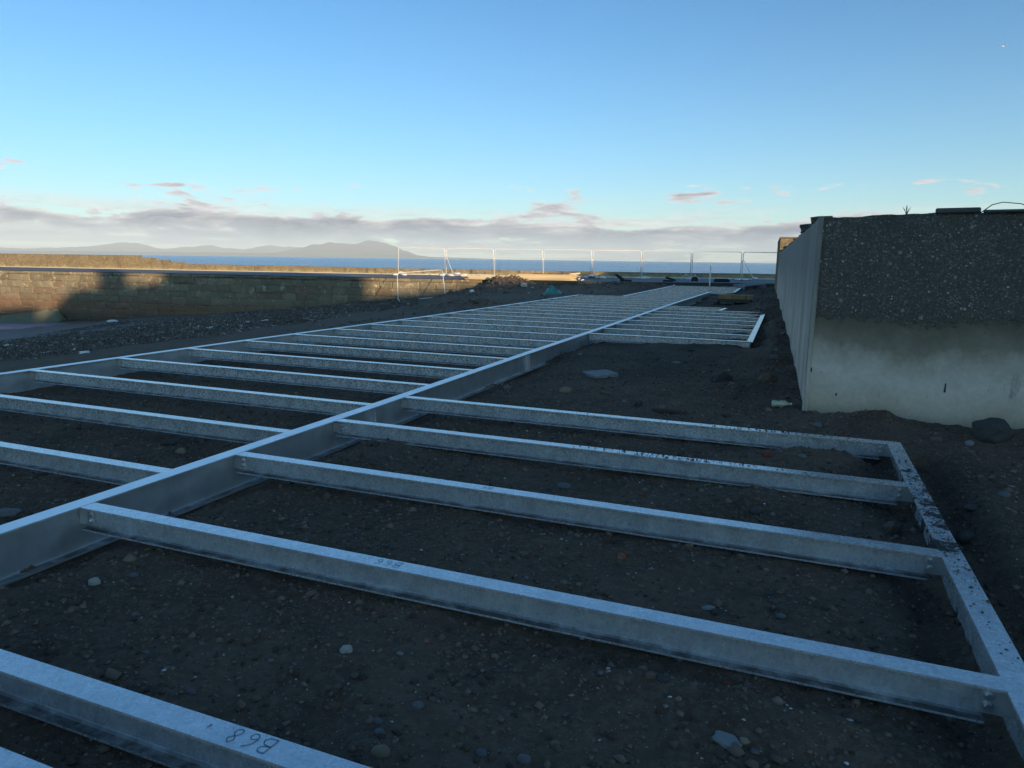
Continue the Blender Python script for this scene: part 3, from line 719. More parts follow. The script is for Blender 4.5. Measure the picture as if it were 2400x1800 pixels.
# glyphs in a unit box, x right, y up
GB_ = [[(.0, .0), (.06, .5), (.1, 1.)], [(.1, 1.), (.5, .95), (.55, .7), (.3, .55), (.06, .5)], [(.06, .52), (.5, .45), (.62, .2), (.4, .02), (.0, .0)]]
G6 = [[(.5, 1.), (.2, .8), (.05, .4), (.15, .05), (.4, .02), (.5, .25), (.35, .42), (.1, .3)]]
G8 = [[(.55, .8), (.4, 1.), (.2, .85), (.25, .6), (.5, .35), (.45, .08), (.2, .02), (.1, .25), (.3, .5), (.5, .68), (.55, .8)]]
def word(parent, glyphs, x, y, k, adv=.8):
    cx = 0
    for gph in glyphs:
        strokes(parent, [[(-(a+cx), -b) for a, b in ln] for ln in gph], x, y, k)      # reads from the far side: turned half round
        cx += adv
def make_right_joist(yn, x0, x1, cl=True, steel_tone='steel'):
    j = beam('joist', (x0, yn+JB/2), (x1, yn+JB/2), JD, JB, .0075, .009, steel_tone, -.0015, .0, .055)
    L = x1-x0
    if cl:
        cleat(j, -.05, .062, .034); cleat(j, L-.068, L+.05, L-.042)
    return j
rj = {}
for nm, yn in (('J5', 1.388), ('J4', 2.594), ('J3', 3.774), ('J2', 4.950), ('J1', 6.108)):
    rj[nm] = make_right_joist(yn, float(c_right(yn))+.001, RX-.003)
make_right_joist(1.052, float(c_right(1.0))+.001, RX-.003, False)
# pen marks: B68 on the nearest joist, B66 on the next, a faint one on the third
def lx(nm, px, py): return onz(px, py, 0.0).x - rj[nm].location.x
word(rj['J5'], [GB_, G6, G8], lx('J5', 655, 1735), .034, .060, .95)
strokes(rj['J5'], [[(0, 0), (.3, .25), (.1, .5), (.4, .6), (.3, .9), (.05, .8)]], lx('J5', 492, 1697), .0, .018)
word(rj['J4'], [GB_, G6, G6], lx('J4', 948, 1318), .028, .052, .95)
word(rj['J3'], [GB_, G6], lx('J3', 1160, 1140), .026, .045, .9)
# left-hand bay
for k in range(-1, 21):
    yf = 3.34 + 1.187*k - .003*max(0, k-4)
    if yf > 27.9: break
    yc = yf-JB/2; x0 = l_left(yc)+GB+.001; x1 = gx_left(yc)-.001
    j = beam('joist', (x0, yc), (x1, yc), JD, JB, .0075, .009, 'steel', -.0015, .03, 0)
    if k < 8: cleat(j, -.05, .062, .034)
j = beam('joist', (l_left(28)+GB+.001, 28.0), (gx_left(28)-.001, 28.0), JD, JB, .0075, .009, 'steel', -.0015)
# block beyond the bare soil, right of the middle girder
bx = lambda y: -.79 - .016*(y-13.2)
beam('girder', (bx(13.2)+.05, 13.2), (bx(21.36)+.05, 21.36), GD, .10, .008, .011, 'steel')
for k in range(8):
    yn = 13.2 + 1.153*k
    j = beam('joist', (float(c_right(yn))+.001, yn+JB/2), (bx(yn)-.003, yn+JB/2), .140, JB, .0075, .009, 'steel', -.0015, 0, .05)
    if k < 3: cleat(j, (bx(yn)-c_right(yn))-.07, (bx(yn)-c_right(yn))+.045, (bx(yn)-c_right(yn))-.04)
beam('girder', (-2.09, 21.55), (-2.04, 22.72), GD, .10, .008, .011, 'steel')
for yc in (21.9, 22.67): beam('joist', (float(c_right(yc))+.001, yc), (-2.145, yc), JD, JB, .0075, .009, 'steel', -.0015)
# far section
fl = lambda y: -6.51 - .0213*(y-28.4)
beam('girder', (fl(28.2), 28.2), (fl(42.4), 42.4), GD, GB, .008, .012, 'girder')
beam('girder', (-2.83, 35.1), (-3.03, 42.5), GD, .12, .008, .012, 'girder')
for k in range(13):
    yc = 28.75 + 1.14*k
    x1 = gx_left(yc)-.001 if yc < 34.6 else -2.90-.027*(yc-35.1)
    beam('joist', (fl(yc)+GB/2+.001, yc), (x1, yc), JD, JB, .0075, .009, 'steel', -.0015)

# ---------------------------------------------------------------- concrete wall on the right
C0 = Vector((.15, 7.77)); wd = Vector((math.cos(R(-11)), math.sin(R(-11)))); E0 = C0 + wd*9
sd = Vector((-math.sin(R(2.3)), math.cos(R(2.3)))); F0 = C0 + sd*28.5
cw = thing('concrete_wall', 'tall grey concrete boundary wall with dark pebbled upper face beside the steel frame', 'wall')
def face_wall(name, A, B, thick_dir, T, z0, z1, m, jag, step=.12, rows=16):
    L = (B-A).length; n = int(L/step); t = (B-A).normalized(); vs = []; fs = []
    for i in range(n+1):
        p = A + t*(L*i/n)
        ztop = z1 + jag*(mnoise.noise(Vector((p.x*2.3, p.y*2.3, 1)))*.6 + mnoise.noise(Vector((p.x*9, p.y*9, 4)))*.4)
        for k in range(rows+1):
            w = k/rows; z = z0 + (ztop-z0)*w
            e = .006*mnoise.noise(Vector((p.x*3, p.y*3, z*3)))*(0 < i < n)
            q = p - thick_dir*e; vs.append((q.x, q.y, z))
        q = p + thick_dir*T; vs += [(q.x, q.y, ztop), (q.x, q.y, z0)]
    r = rows+3
    for i in range(n):
        for k in range(r-1): a = i*r+k; fs.append((a, a+r, a+r+1, a+1))
    fs += [tuple(range(r)), tuple(n*r+k for k in range(r))[::-1]]
    me = mesh(name, vs, fs, m); bm_ = bmesh.new(); bm_.from_mesh(me); bmesh.ops.recalc_face_normals(bm_, faces=bm_.faces[:]); bm_.to_mesh(me); bm_.free()
    return obj(name, me, cw)
WT = 1.83
nf = Vector((-wd.y, wd.x)); ns = Vector((sd.y, -sd.x))
face_wall('front_face', C0 + wd*.002, E0, nf, .45, -.7, WT, 'wall_front', .035, .05)
face_wall('side_face', C0 - wd*.004 + sd*.002, F0, ns, .40, -.7, WT-.003, 'wall_side', .03, .25, 10)
MB().tube([(C0.x-.002, C0.y-.006, -.5), (C0.x-.002, C0.y-.006, WT+.004)], .026, 6).build('corner_arris', 'wall_side', cw)
def rough_block(seed, sx, sy, sz, jit=.12):
    r = random.Random(seed); bm_ = bmesh.new(); bmesh.ops.create_cube(bm_, size=1)
    bmesh.ops.subdivide_edges(bm_, edges=bm_.edges[:], cuts=1, use_grid_fill=True)
    for v in bm_.verts:
        k = .82 if sum(abs(c) > .4 for c in v.co) > 1 else 1
        v.co = Vector((v.co.x*sx*k, v.co.y*sy*k, v.co.z*sz*(k if v.co.z > 0 else 1))) + Vector((r.uniform(-1, 1)*sx, r.uniform(-1, 1)*sy, r.uniform(-1, 1)*sz))*jit
    me = bpy.data.meshes.new('stone'); bm_.to_mesh(me); bm_.free(); return me
cms = []
for k in range(5): me = rough_block(k+50, .22, .2, .09, .24); me.materials.append(MAT['coping']); cms.append(me)
d_ = 1.6
while d_ < 27:
    p = C0 + sd*d_ + ns*random.uniform(.06, .22)
    s_ = random.uniform(.4, 1.0) if d_ > 1.5 else random.uniform(.15, .3)
    obj('coping_stone', random.choice(cms), cw, (p.x, p.y, WT + .045*s_), (random.uniform(-.1, .1), random.uniform(-.1, .1), random.random()*6), (s_, s_, s_*random.uniform(.7, 1.5)))
    d_ += random.uniform(.25, .9)
def on_front(px):
    d = ray(px, 520); D = wd; det = d.x*(-D.y) + D.x*d.y
    return (d.x*C0.y - d.y*C0.x)/det
mbx = Matrix.Translation((C0.x, C0.y, 0)) @ Matrix.Rotation(math.atan2(wd.y, wd.x), 4, 'Z')
for a, b, z0, z1 in ((on_front(2190), on_front(2296), WT+.012, WT+.058), (on_front(2302), on_front(2560), WT+.008, WT+.035)):
    o = bevelled(MB().box(a, b, -.035, .34, z0, z1, mbx).build('coping_slab', 'coping', cw), .01)
for px, pz, ln in ((1932, .30, .035), (2262, .22, .075), (1998, .08, .02)):
    u = on_front(px); vs_ = []; k = 10
    for t in range(k): a = 2*math.pi*t/k; vs_.append((u+math.cos(a)*.006*(1+.3*random.random()), -.009, pz+math.sin(a)*.006 + (ln if math.sin(a) > .3 else 0)))
    me = mesh('tie_hole', [mbx @ Vector(q) for q in vs_], [tuple(range(k))], 'rubber'); obj('tie_hole', me, cw)
tw_ = thing('wall_end_block', 'taller sunlit stone end of the boundary wall next to the road', 'wall', (F0.x, F0.y, 0), math.atan2(wd.y, wd.x)*0)
a_ = F0 + sd*.01
mb = MB().prism([(p.x-F0.x, p.y-F0.y) for p in (a_ - ns*.012, a_ + ns*2.6 - sd*.0, a_ + ns*2.6 + sd*9, a_ - ns*.012 + sd*9)], -.5, 2.52); bevelled(mb.build('wall_body', 'parapet', tw_), .02)
bevelled(MB().prism([(p.x-F0.x, p.y-F0.y) for p in (a_ - ns*.03 - sd*.03, a_ + ns*2.64 - sd*.03, a_ + ns*2.64 + sd*9.02, a_ - ns*.03 + sd*9.02)], 2.522, 2.59).build('coping', 'parapet', tw_), .015)
# bramble stem and a weed on the wall top
p0 = C0 + wd*on_front(2296) + nf*.15; p1 = C0 + wd*on_front(2345) + nf*.1; p2 = C0 + wd*on_front(2420) + nf*.05; p3 = C0 + wd*on_front(2480) + nf*.0
tag(MB().tube([(p0.x, p0.y, WT+.02), (*p0.lerp(p1, .5), WT+.085), (p1.x, p1.y, WT+.105), (*p1.lerp(p2, .6), WT+.085), (p2.x, p2.y, WT+.035), (p3.x, p3.y, WT-.02)], [.005, .0045, .004, .004, .0035, .003], 5).build('bramble_stem', 'leaf'),
    'thin bare bramble stem arching along the top of the concrete wall', 'stem')
p0 = C0 + wd*on_front(2120) + nf*.12; wt = thing('weed', 'small dry weed tuft growing on top of the concrete wall', 'plant', (p0.x, p0.y, WT+.005))
for k in range(9):
    a = random.random()*6.3; r_ = random.uniform(.03, .07); h_ = random.uniform(.05, .10)
    MB().tube([(0, 0, 0), (math.cos(a)*r_*.4, math.sin(a)*r_*.4, h_*.6), (math.cos(a)*r_, math.sin(a)*r_, h_)], [.003, .0025, .001], 4).build('stalk', 'leaf', wt)

# ---------------------------------------------------------------- site fence on the road
FA, FB = Vector((-27.9, 46.6)), Vector((-3.98, 54.6)); NP = 7; FD = (FB-FA)/NP; fdir = FD.normalized(); FW = FD.length; frz = math.atan2(FD.y, FD.x)
def panel_meshes(W, H, leg=.12):
    r = .5; k = .16; gap = .055
    x0, x1 = gap, W-gap; pts = []
    zb = leg
    mb = MB()
    arc = lambda cx, cz, a0, a1: [(cx+math.cos(a0+(a1-a0)*t/5)*k, 0, cz+math.sin(a0+(a1-a0)*t/5)*k) for t in range(6)]
    path = [(x0, 0, .03)] + arc(x0+k, H-k, math.pi, math.pi/2) + arc(x1-k, H-k, math.pi/2, 0) + [(x1, 0, .03)]
    mb.tube(path, .029, 6); mb.tube([(x0, 0, leg), (x1, 0, leg)], .019, 6)
    fm = mesh('tube_frame', mb.v, mb.f, 'fence', True)
    mb = MB(); nw = int((x1-x0)/.075)
    for i in range(1, nw):
        x = x0 + (x1-x0)*i/nw; mb.tube([(x, 0, leg), (x, 0, H-.01)], .0016, 3, False)
    for i in range(1, 9):
        z = leg + (H-leg)*i/9; mb.tube([(x0, .003, z), (x1, .003, z)], .0016, 3, False)
    return fm, mesh('wire_mesh', mb.v, mb.f, 'wire')
fme, wme = panel_meshes(FW, 2.02)
where = ['at the sunlit end above the leaning loose panel', 'with a raking brace, above the sandbags at the timber', 'behind the lower plank pile', 'behind the taller plank pile', 'between the plank pile and the twin rubber feet', 'left of the folded sign stands', 'behind the upright grey post', 'running in behind the concrete wall']
for i in range(NP+1):
    p = FA + FD*i
    o = thing('site_fence', 'see-through wire site fence panel ' + where[i], 'fence', (p.x, p.y, ROAD_Z), frz, 'site fence panels on the road')
    obj('tube_frame', fme, o); obj('wire_mesh', wme, o)
    if i in (1, 7):
        MB().tube([(.02, -.03, 1.55), (.75, -.85, .02)], .02, 6).build('brace', 'fence', o)
    if i: MB().box(-.05, .05, -.035, .035, 1.28, 1.36).build('coupler', 'fence', o)
    bevelled(MB().box(-.12, .12, -.36, .30, 0, .13).build('base_block', 'kerb', o), .03)
# sandbags
def bag_mesh(seed):
    bm_ = bmesh.new(); bmesh.ops.create_icosphere(bm_, subdivisions=3, radius=1)
    for v in bm_.verts:
        c = v.co; c = Vector((math.copysign(abs(c.x)**.75, c.x)*.34, math.copysign(abs(c.y)**.8, c.y)*.22, c.z*.10 + .085))
        c += Vector((1, 1, .7))*.03*mnoise.noise(c*6+Vector((seed, 0, 0)))
        c.z = max(0, c.z*(1 - .25*abs(c.x)/.34)); v.co = c
    me = bpy.data.meshes.new('sandbag'); bm_.to_mesh(me); bm_.free(); me.materials.append(MAT['bag']); me.polygons.foreach_set('use_smooth', [True]*len(me.polygons)); return me
bags = [bag_mesh(k*3.1) for k in range(4)]
spots = [(0, (-.1, -.3), (.55, -.5), (.2, -.1)), (1, (-.1, -.2), (.4, -.5), (.9, -.55), (1.4, -.4)), (4, (-.15, -.2), (.35, -.45), (0, -.65), (.75, -.7)), (5, (-.2, -.25), (.25, -.3)), (6, (-.15, -.3), (.1, -.5)), (7, (-.2, -.3), (.2, -.5), (.75, -.8), (.45, -.3))]
lab = {0: 'pinkish white sandbag slumped at the first fence foot above the loose panel', 1: 'white sandbag heaped by the braced fence foot beside the planks', 4: 'white sandbag piled round the fence foot right of the plank pile',
       5: 'white sandbag folded over the fence foot right of the twin rubber feet', 6: 'white sandbag lying between the folded sign stands', 7: 'white sandbag at the braced fence foot nearest the concrete wall'}
for i, *sp in spots:
    for k, (a, b) in enumerate(sp):
        p = FA + FD*i + fdir*a + Vector((-fdir.y, fdir.x))*b
        tag(obj('sandbag', random.choice(bags), None, (p.x, p.y, ROAD_Z-.004 + (.12 if k == 2 and len(sp) > 2 else 0)), (0, 0, random.random()*3), (random.uniform(.9, 1.3),)*3), lab[i], 'sandbag', 'sandbags at fence foot %d' % (i+1))
# loose panel leaning on the quay
lp = thing('loose_site_fence', 'loose white tubular panel leaning upright against the quay wall above the beach', 'fence panel')
b0, b1, t0_, t1_ = onz(933, 705, -1.163), onz(1044, 697, -.92), onz(927, 637, .51), onz(1041, 635, .615)
u_ = (b1-b0); v_ = ((t0_-b0)+(t1_-b1))/2
def lpm(W, pts, r): 
    return MB().tube([b0 + u_*a + v_*b for a, b in pts], r, 6)
k = .07
lpm(1, [(0, -.05), (0, .90), (.012, .96), (.045, .995), (.09, 1.0), (.91, 1.0), (.955, .995), (.988, .96), (1, .90), (1, -.05)], .026).build('tube_frame', 'fence', lp, True)
lpm(1, [(0, .02), (1, .02)], .022).build('bottom_rail', 'fence', lp, True)
mb = MB()
for i in range(1, 36): mb.tube([b0+u_*(i/36)+v_*.02, b0+u_*(i/36)+v_*.99], .0016, 3, False)
mb.build('wire_mesh', 'wire', lp)
for c, s in (((0, .02), 1), ((1, .02), -1)):
    P = [b0+u_*c[0]+v_*c[1], b0+u_*(c[0]+s*.05)+v_*c[1], b0+u_*c[0]+v_*(c[1]+.06)]
    nrm = u_.cross(v_).normalized()*.006; mb = MB(); mb.v = [p+nrm for p in P]+[p-nrm for p in P]; mb.f = [(0, 1, 2), (5, 4, 3), (0, 3, 4, 1), (1, 4, 5, 2), (2, 5, 3, 0)]; mb.build('gusset', 'fence', lp)

# ---------------------------------------------------------------- planks stacked on the quay edge
def plank(pos, rz, L, w, t, label, group, m='timber', rx=0.):
    o = MB().box(0, L, 0, w, 0, t).build('plank', m); o.location = pos; o.rotation_euler = (0, rx, rz); bevelled(o, .004); return tag(o, label, 'plank', group)
qrz = math.atan2(QE.y, QE.x)
pa = onz(1214, 655.5, ROAD_Z+.01)
for lay in range(7):
    for row in range(3):
        p = pa + Vector((QE.x, QE.y, 0))*random.uniform(-.12, .18) + Vector((QN.x, QN.y, 0))*(row*.215+.05)
        plank((p.x, p.y, ROAD_Z+.006+lay*.054), qrz+random.uniform(-.01, .01), 3.55+random.uniform(-.15, .15), .20, .048, 'pale new plank in the taller sunlit timber pile on the quay edge', 'planks in the taller pile')
pa = onz(1088, 654.5, ROAD_Z+.01)
for lay in range(4):
    for row in range(3):
        p = pa + Vector((QE.x, QE.y, 0))*random.uniform(-.3, .3) + Vector((QN.x, QN.y, 0))*(row*.23+.2)
        plank((p.x, p.y, ROAD_Z+.006+lay*.056), qrz+random.uniform(-.03, .03), 3.9+random.uniform(-.4, .3), .20, .048, 'pale new plank in the lower timber pile next to the braced fence foot', 'planks in the lower pile')
o = plank(onz(1248, 642, ROAD_Z+.39), qrz, 2.0, .16, .03, 'dark red-brown board lying on top of the taller plank pile', None, 'board')
# scrap beside the planks
p0 = onz(1338, 657, ROAD_Z); sc = thing('scrap_pile', 'tangled heap of grey and black metal fittings at the end of the tall plank pile', 'scrap', p0)
for k in range(34):
    a = Vector((random.uniform(-.55, .75), random.uniform(-.3, .3), random.uniform(.02, .30))); dv = Vector((random.uniform(-1, 1), random.uniform(-1, 1), random.uniform(-.5, .5))).normalized()*random.uniform(.12, .3)
    a.z *= max(.3, 1-abs(a.x)*1.0); e = a+dv; e.z = max(.02, e.z)
    MB().tube([a, e], random.uniform(.015, .035), random.choice((4, 6, 8))).build('fitting', random.choice(('rust', 'rubber', 'white', 'rust')), sc)
tag(MB().tube([onz(1336, 643, ROAD_Z+.3), onz(1358, 641, ROAD_Z+.34)], .07, 8).build('cardboard_tube', 'timber'), 'pale roll lying behind the metal scrap heap', 'tube')
# rubber fence feet lying about
def foot(px, py, label, s, rz, tilt=0.):
    p = onz(px, py, ROAD_Z); o = thing('rubber_weight', label, 'fence foot', (p.x, p.y, ROAD_Z), rz)
    b = bevelled(MB().box(-.36*s, .36*s, -.12*s, .12*s, 0, .13*s).build('block', 'rubber', o), .02)
    if tilt: b.rotation_euler = (0, tilt, 0); b.location.z = abs(math.sin(tilt))*.36*s
    for x in (-.2, 0, .2): MB().tube([(x*s, 0, .128*s), (x*s, 0, .134*s)], .035*s, 8).build('socket', 'white' if tilt else 'rust', b)
foot(1451, 658, 'black rubber fence foot tipped up on its edge on the road, left of its pair', 1.0, .9, .5)
foot(1467, 660, 'black rubber fence foot lying flat beside a tipped-up one', 1.0, .2)
foot(1571, 659.5, 'black rubber fence foot left of the folded sign stands, on a second one', .95, .4, .3)
foot(1566, 660.5, 'black rubber fence foot lying flat under a tilted one', .9, .1)
p = onz(1691, 661, ROAD_Z); o = thing('rubber_block', 'long low black rubber ramp block on the road right of the upright post', 'block', (p.x, p.y, ROAD_Z), qrz+.1)
bevelled(MB().box(-.44, .40, -.16, .16, 0, .22).build('block', 'rubber', o), .04, 2); bevelled(MB().box(.40, .50, -.14, .14, 0, .15).build('lug', 'rubber', o), .02); bevelled(MB().box(-.5, -.44, -.14, .14, 0, .12).build('lug', 'rubber', o), .02)
# folded sign stands
for px, py, lb in ((1607, 657, 'folded metal sign stand standing behind the other, behind a sandbag'), (1628, 660, 'dark folded sign stand with curved pale legs left of the upright post')):
    p = onz(px, py, ROAD_Z); o = thing('sign_stand', lb, 'sign stand', (p.x, p.y, ROAD_Z), qrz)
    for s in (-1, 1):
        MB().tube([(s*.02, 0, .46), (s*.05, 0, .36), (s*.18, 0, .30), (s*.27, 0, .14), (s*.28, -.02, 0)], .016, 5).build('leg', 'fence', o, True)
    MB().tube([(0, 0, .30), (0, 0, .50)], .016, 5).build('stem', 'fence', o)
    if px > 1610:
        mb = MB(); pr = [(-.24, .02), (.24, .02), (.22, .2), (.12, .30), (-.12, .30), (-.22, .2)]
        mb.v = [Vector((x, .01, z)) for x, z in pr] + [Vector((x, .03, z)) for x, z in pr]; n = 6
        mb.f = [tuple(range(n)), tuple(range(n, 2*n))[::-1]] + [(j, (j+1) % n, n+(j+1) % n, n+j) for j in range(n)]; mb.build('plate', 'rubber', o)
# upright grey post by the far end of the frame
p = onz(1663, 671, 0.); post = thing('steel_post', 'single upright grey steel post at the far end of the frame', 'post', (p.x, p.y, -.25))
bevelled(MB().box(-.036, .036, -.036, .036, 0, 1.40).build('shaft', 'steel', post), .004); bevelled(MB().box(-.10, .10, -.10, .10, 0, .012).build('base_plate', 'steel', post), .002); bevelled(MB().box(-.04, .04, -.04, .04, 1.40, 1.412).build('cap', 'steel', post), .002)
p = onz(1580, 670, 0.); o = thing('marker', 'tiny white marker peg standing on the far corner of the frame', 'marker', (p.x, p.y, -.001))
MB().tube([(0, 0, 0), (0, 0, .03), (0, 0, .1)], [.05, .035, .012], 8).build('cone', 'white', o); MB().box(-.05, .05, -.05, .05, 0, .012).build('foot', 'white', o)
# dark slab at the road end by the wall
pA = [onz(*q, .08) for q in ((1718, 668), (1800, 660), (1795, 667), (1745, 673))]
mb = MB().prism([(p.x, p.y) for p in (pA[3], pA[2], pA[1], pA[0])], .06-.25, .115)
o = mb.build('concrete_ramp', 'road'); tag(o, 'flat grey concrete ramp slab where the soil meets the road beside the wall', 'slab')
# yellow formwork timbers on a dark pallet
c = hit(1724, 712); ft = thing('pallet', 'dark old pallet of boards carrying yellow timbers near the wall', 'pallet', (c.x, c.y, c.z-.02), -.02)
for k in range(3): MB().box(-.72+k*.6, -.60+k*.6, -.5, .5, .0, .09).build('bearer', 'timber_old', ft)
for k in range(5): bevelled(MB().box(-.85, .80, -.5+k*.21, -.36+k*.21, .09, .115).build('deck_board', 'timber_old', ft), .003)
for k in range(2): bevelled(MB().box(-.62, .55, -.42+k*.5, -.20+k*.5, .115, .20).build('rail', 'timber_old', ft), .004)
for k in range(5):
    o = bevelled(MB().box(0, .30+random.uniform(-.03, .03), -.28, .34, 0, .15).build('yellow_timber', 'timber_yellow'), .006)
    o.location = (c.x-.60+k*.245, c.y-.1, c.z+.182); o.rotation_euler = (0, 0, random.uniform(-.02, .02))
    if k == 4: o.scale = (.8, 1, 1)
    o.scale.x = .24/.31
    tag(o, 'short yellowish formwork timber in the row lying on the dark pallet', 'timber', 'yellow timbers on the pallet')
# green sheet
c = hit(1298, 689); 
def tarp():
    bm_ = bmesh.new(); bmesh.ops.create_icosphere(bm_, subdivisions=4, radius=1)
    for v in bm_.verts:
        x, y, z = v.co; nse = mnoise.noise(Vector((x*1.9, y*1.9, z*1.9+3)))
        r2 = abs(x); zz = max(-.1, z)
        peak = math.exp(-((x+.35)/.33)**2)
        v.co = Vector((x*.56*(1.05-.35*max(0, zz)) + .08*nse, y*.36*(1+.3*nse), -.05 + (max(0, z)**.8)*(.24+.30*peak)*(1+.25*nse) + .03*mnoise.noise(Vector((x*6, y*6, z*6)))))
    me = bpy.data.meshes.new('sheet'); bm_.to_mesh(me); bm_.free(); me.materials.append(MAT['tarp']); return me
tp = thing('green_sheet', 'crumpled turquoise green plastic sheet bundled on the soil in front of the road', 'tarpaulin', (c.x, c.y, c.z), .15)
obj('sheet', tarp(), tp)
for a, b in (((-.34, -.30, .08), (-.30, -.26, .30)), ((.26, -.28, .22), (.42, -.22, .05))): MB().tube([a, b], .012, 5).build('tie', 'white', tp)

# ---------------------------------------------------------------- loose stones that can be told apart
def pebble(seed, kind):
    bm_ = bmesh.new(); bmesh.ops.create_icosphere(bm_, subdivisions=2 if kind == 'round' else 3, radius=1); r = random.Random(seed)
    fl_ = {'round': .62, 'flat': .28, 'rough': .7}[kind]; am = {'round': .16, 'flat': .25, 'rough': .24}[kind]
    for v in bm_.verts:
        n_ = mnoise.noise(v.co*(1.0 if kind == 'round' else 1.6)+Vector((seed*3.3, 0, 0)))
        if kind != 'round': n_ += .35*mnoise.noise(v.co*4.5+Vector((0, seed*2.1, 0))) + .12*mnoise.noise(v.co*11)
        v.co = Vector((v.co.x, v.co.y*.72, v.co.z*fl_))*(1+am*n_)
    me = bpy.data.meshes.new('stone'); bm_.to_mesh(me); bm_.free()
    if kind == 'round': me.polygons.foreach_set('use_smooth', [True]*len(me.polygons))
    return me
PM = {(k, s): pebble(s, k) for k in ('round', 'flat', 'rough') for s in range(4)}
PMM = {}
def stone(px, py, wpx, kind, m, label, cat='stone', name='stone', tilt=0., group=None, sink=.36):
    c = hit(px, py); dist = (c - Vector((0, 0, CAM_H))).length; s = wpx/2*dist/F_PX*.95
    key = (kind, random.randrange(4), m)
    if key not in PMM: me = PM[key[:2]].copy(); me.materials.append(MAT[m]); PMM[key] = me
    fl_ = {'round': .6, 'flat': .28, 'rough': .7}[kind]
    o = obj(name, PMM[key], None, (c.x, c.y, c.z + s*fl_*(.9-sink*2*.9)), (random.uniform(-.2, .2)+tilt, random.uniform(-.2, .2), YAW+random.uniform(-.5, .5)), (s, s, s))
    return tag(o, label, cat, group)
stone(892, 1772, 46, 'round', 'stone_tan', 'smooth buff oval cobble close beside the joist pen-marked B68')
stone(1703, 1752, 58, 'flat', 'slate', 'pale blue-grey slate shard lying between the B66 joist and the muddy girder', tilt=.1)
stone(980, 1664, 30, 'rough', 'stone_grey', 'knobbly light grey stone in the soil strip before the B66 joist')
stone(1457, 1308, 22, 'rough', 'brick_red', 'bright orange-red brick lump just behind the B66 joist', 'brick piece', 'brick_piece')
stone(1709, 1607, 30, 'flat', 'stone_red', 'dull red oval stone in front of the buried B66 joist edge', tilt=.5)
stone(1706, 1572, 22, 'rough', 'brick_red', 'red brick crumb wedged under the B66 joist edge', 'brick piece', 'brick_piece')
stone(1524, 1590, 26, 'rough', 'stone_brown', 'brown upright stone beside a dark slate before the B66 joist')
stone(1554, 1597, 34, 'flat', 'stone_dark', 'near-black slate piece beside a brown upright stone', tilt=.3)
stone(449, 1632, 20, 'round', 'stone_blue', 'upright blue-grey pebble near the far edge of the B68 joist', tilt=.6)
stone(1128, 1770, 30, 'round', 'stone_blue', 'round blue-grey cobble at the lower soil strip with smaller pebbles around')
stone(1228, 1795, 34, 'round', 'stone_grey', 'grey cobble half buried next to the round blue-grey cobble')
stone(813, 1532, 30, 'rough', 'stone_pale', 'pale angular stone chip in the middle of the nearest soil strip', tilt=.4)
stone(886, 1698, 24, 'round', 'stone_blue', 'dark blue pebble pair member in the nearest soil strip')
stone(890, 1722, 26, 'round', 'stone_blue', 'dark blue flat pebble below its neighbour in the nearest soil strip')
stone(222, 1371, 28, 'rough', 'stone_pale', 'pale rough stone near the middle girder foot')
stone(314, 1354, 22, 'round', 'stone_blue', 'smooth blue-grey pebble a hand from the pale rough stone')
stone(317, 1442, 18, 'round', 'stone_grey', 'small grey pebble in front of the smooth blue-grey pebble')
stone(195, 1425, 16, 'rough', 'stone_tan', 'slim tan stone splinter near the middle girder', tilt=.7)
stone(425, 1062, 24, 'rough', 'stone_tan', 'buff angular stone on the soil of the left bay beside the middle girder')
stone(15, 1206, 60, 'flat', 'stone_grey', 'broad flat grey stone on the soil of the left bay')
stone(400, 1040, 34, 'flat', 'stone_dark', 'dark flat stone behind the buff angular stone in the left bay')
stone(1323, 1140, 35, 'flat', 'stone_blue', 'blue-grey flat pebble between the second and third joists from the wall', tilt=.2)
stone(1289, 1150, 18, 'round', 'stone_dark', 'small dark pebble touching the blue-grey flat pebble')
stone(1508, 1164, 18, 'rough', 'stone_red', 'dull reddish stone right of the blue-grey flat pebble')
stone(1357, 1375, 16, 'round', 'stone_tan', 'small tan pebble just behind the B66 joist')
stone(1228, 1303, 26, 'flat', 'stone_brown', 'brown flat stone in the soil strip behind the B66 joist')
stone(1132, 1327, 14, 'round', 'stone_blue', 'little blue pebble beyond the thumbed smear on the B66 joist')
stone(1660, 1427, 32, 'flat', 'slate', 'pale slate sliver behind the B66 joist')
stone(1678, 1443, 24, 'round', 'stone_dark', 'dark round pebble beside the pale slate sliver')
stone(1253, 1242, 24, 'round', 'stone_dark', 'dark oval pebble in front of the third joist from the wall')
stone(1770, 1205, 30, 'round', 'stone_dark', 'dark oval cobble in the soil heap near the muddy girder')
stone(1795, 1340, 13, 'round', 'stone_tan', 'small buff pebble near the bolted end of the third joist from the wall')
stone(1830, 1448, 22, 'round', 'stone_grey', 'grey pebble above the bolted end of the B66 joist')
stone(1800, 1395, 26, 'flat', 'stone_dark', 'dark flat stone inside the last near bay by the muddy girder')
stone(2090, 1245, 40, 'rough', 'stone_brown', 'brown stone lying inside the muddy girder between two joists')
stone(2265, 1265, 44, 'round', 'stone_dark', 'big smooth dark cobble outside the muddy girder')
stone(2280, 1197, 40, 'flat', 'stone_dark', 'dark flat stone outside the muddy girder, behind the big smooth cobble')
stone(2353, 1163, 26, 'round', 'stone_blue', 'blue-grey round cobble on the soil in front of the concrete wall')
stone(2325, 1022, 82, 'rough', 'stone_dark', 'large angular dark boulder against the foot of the concrete wall', 'boulder', 'boulder')
stone(2194, 1034, 24, 'rough', 'stone_brown', 'small brown block left of the large boulder by the wall')
stone(2272, 1043, 20, 'rough', 'slate', 'bluish stone chip below the large boulder by the wall')
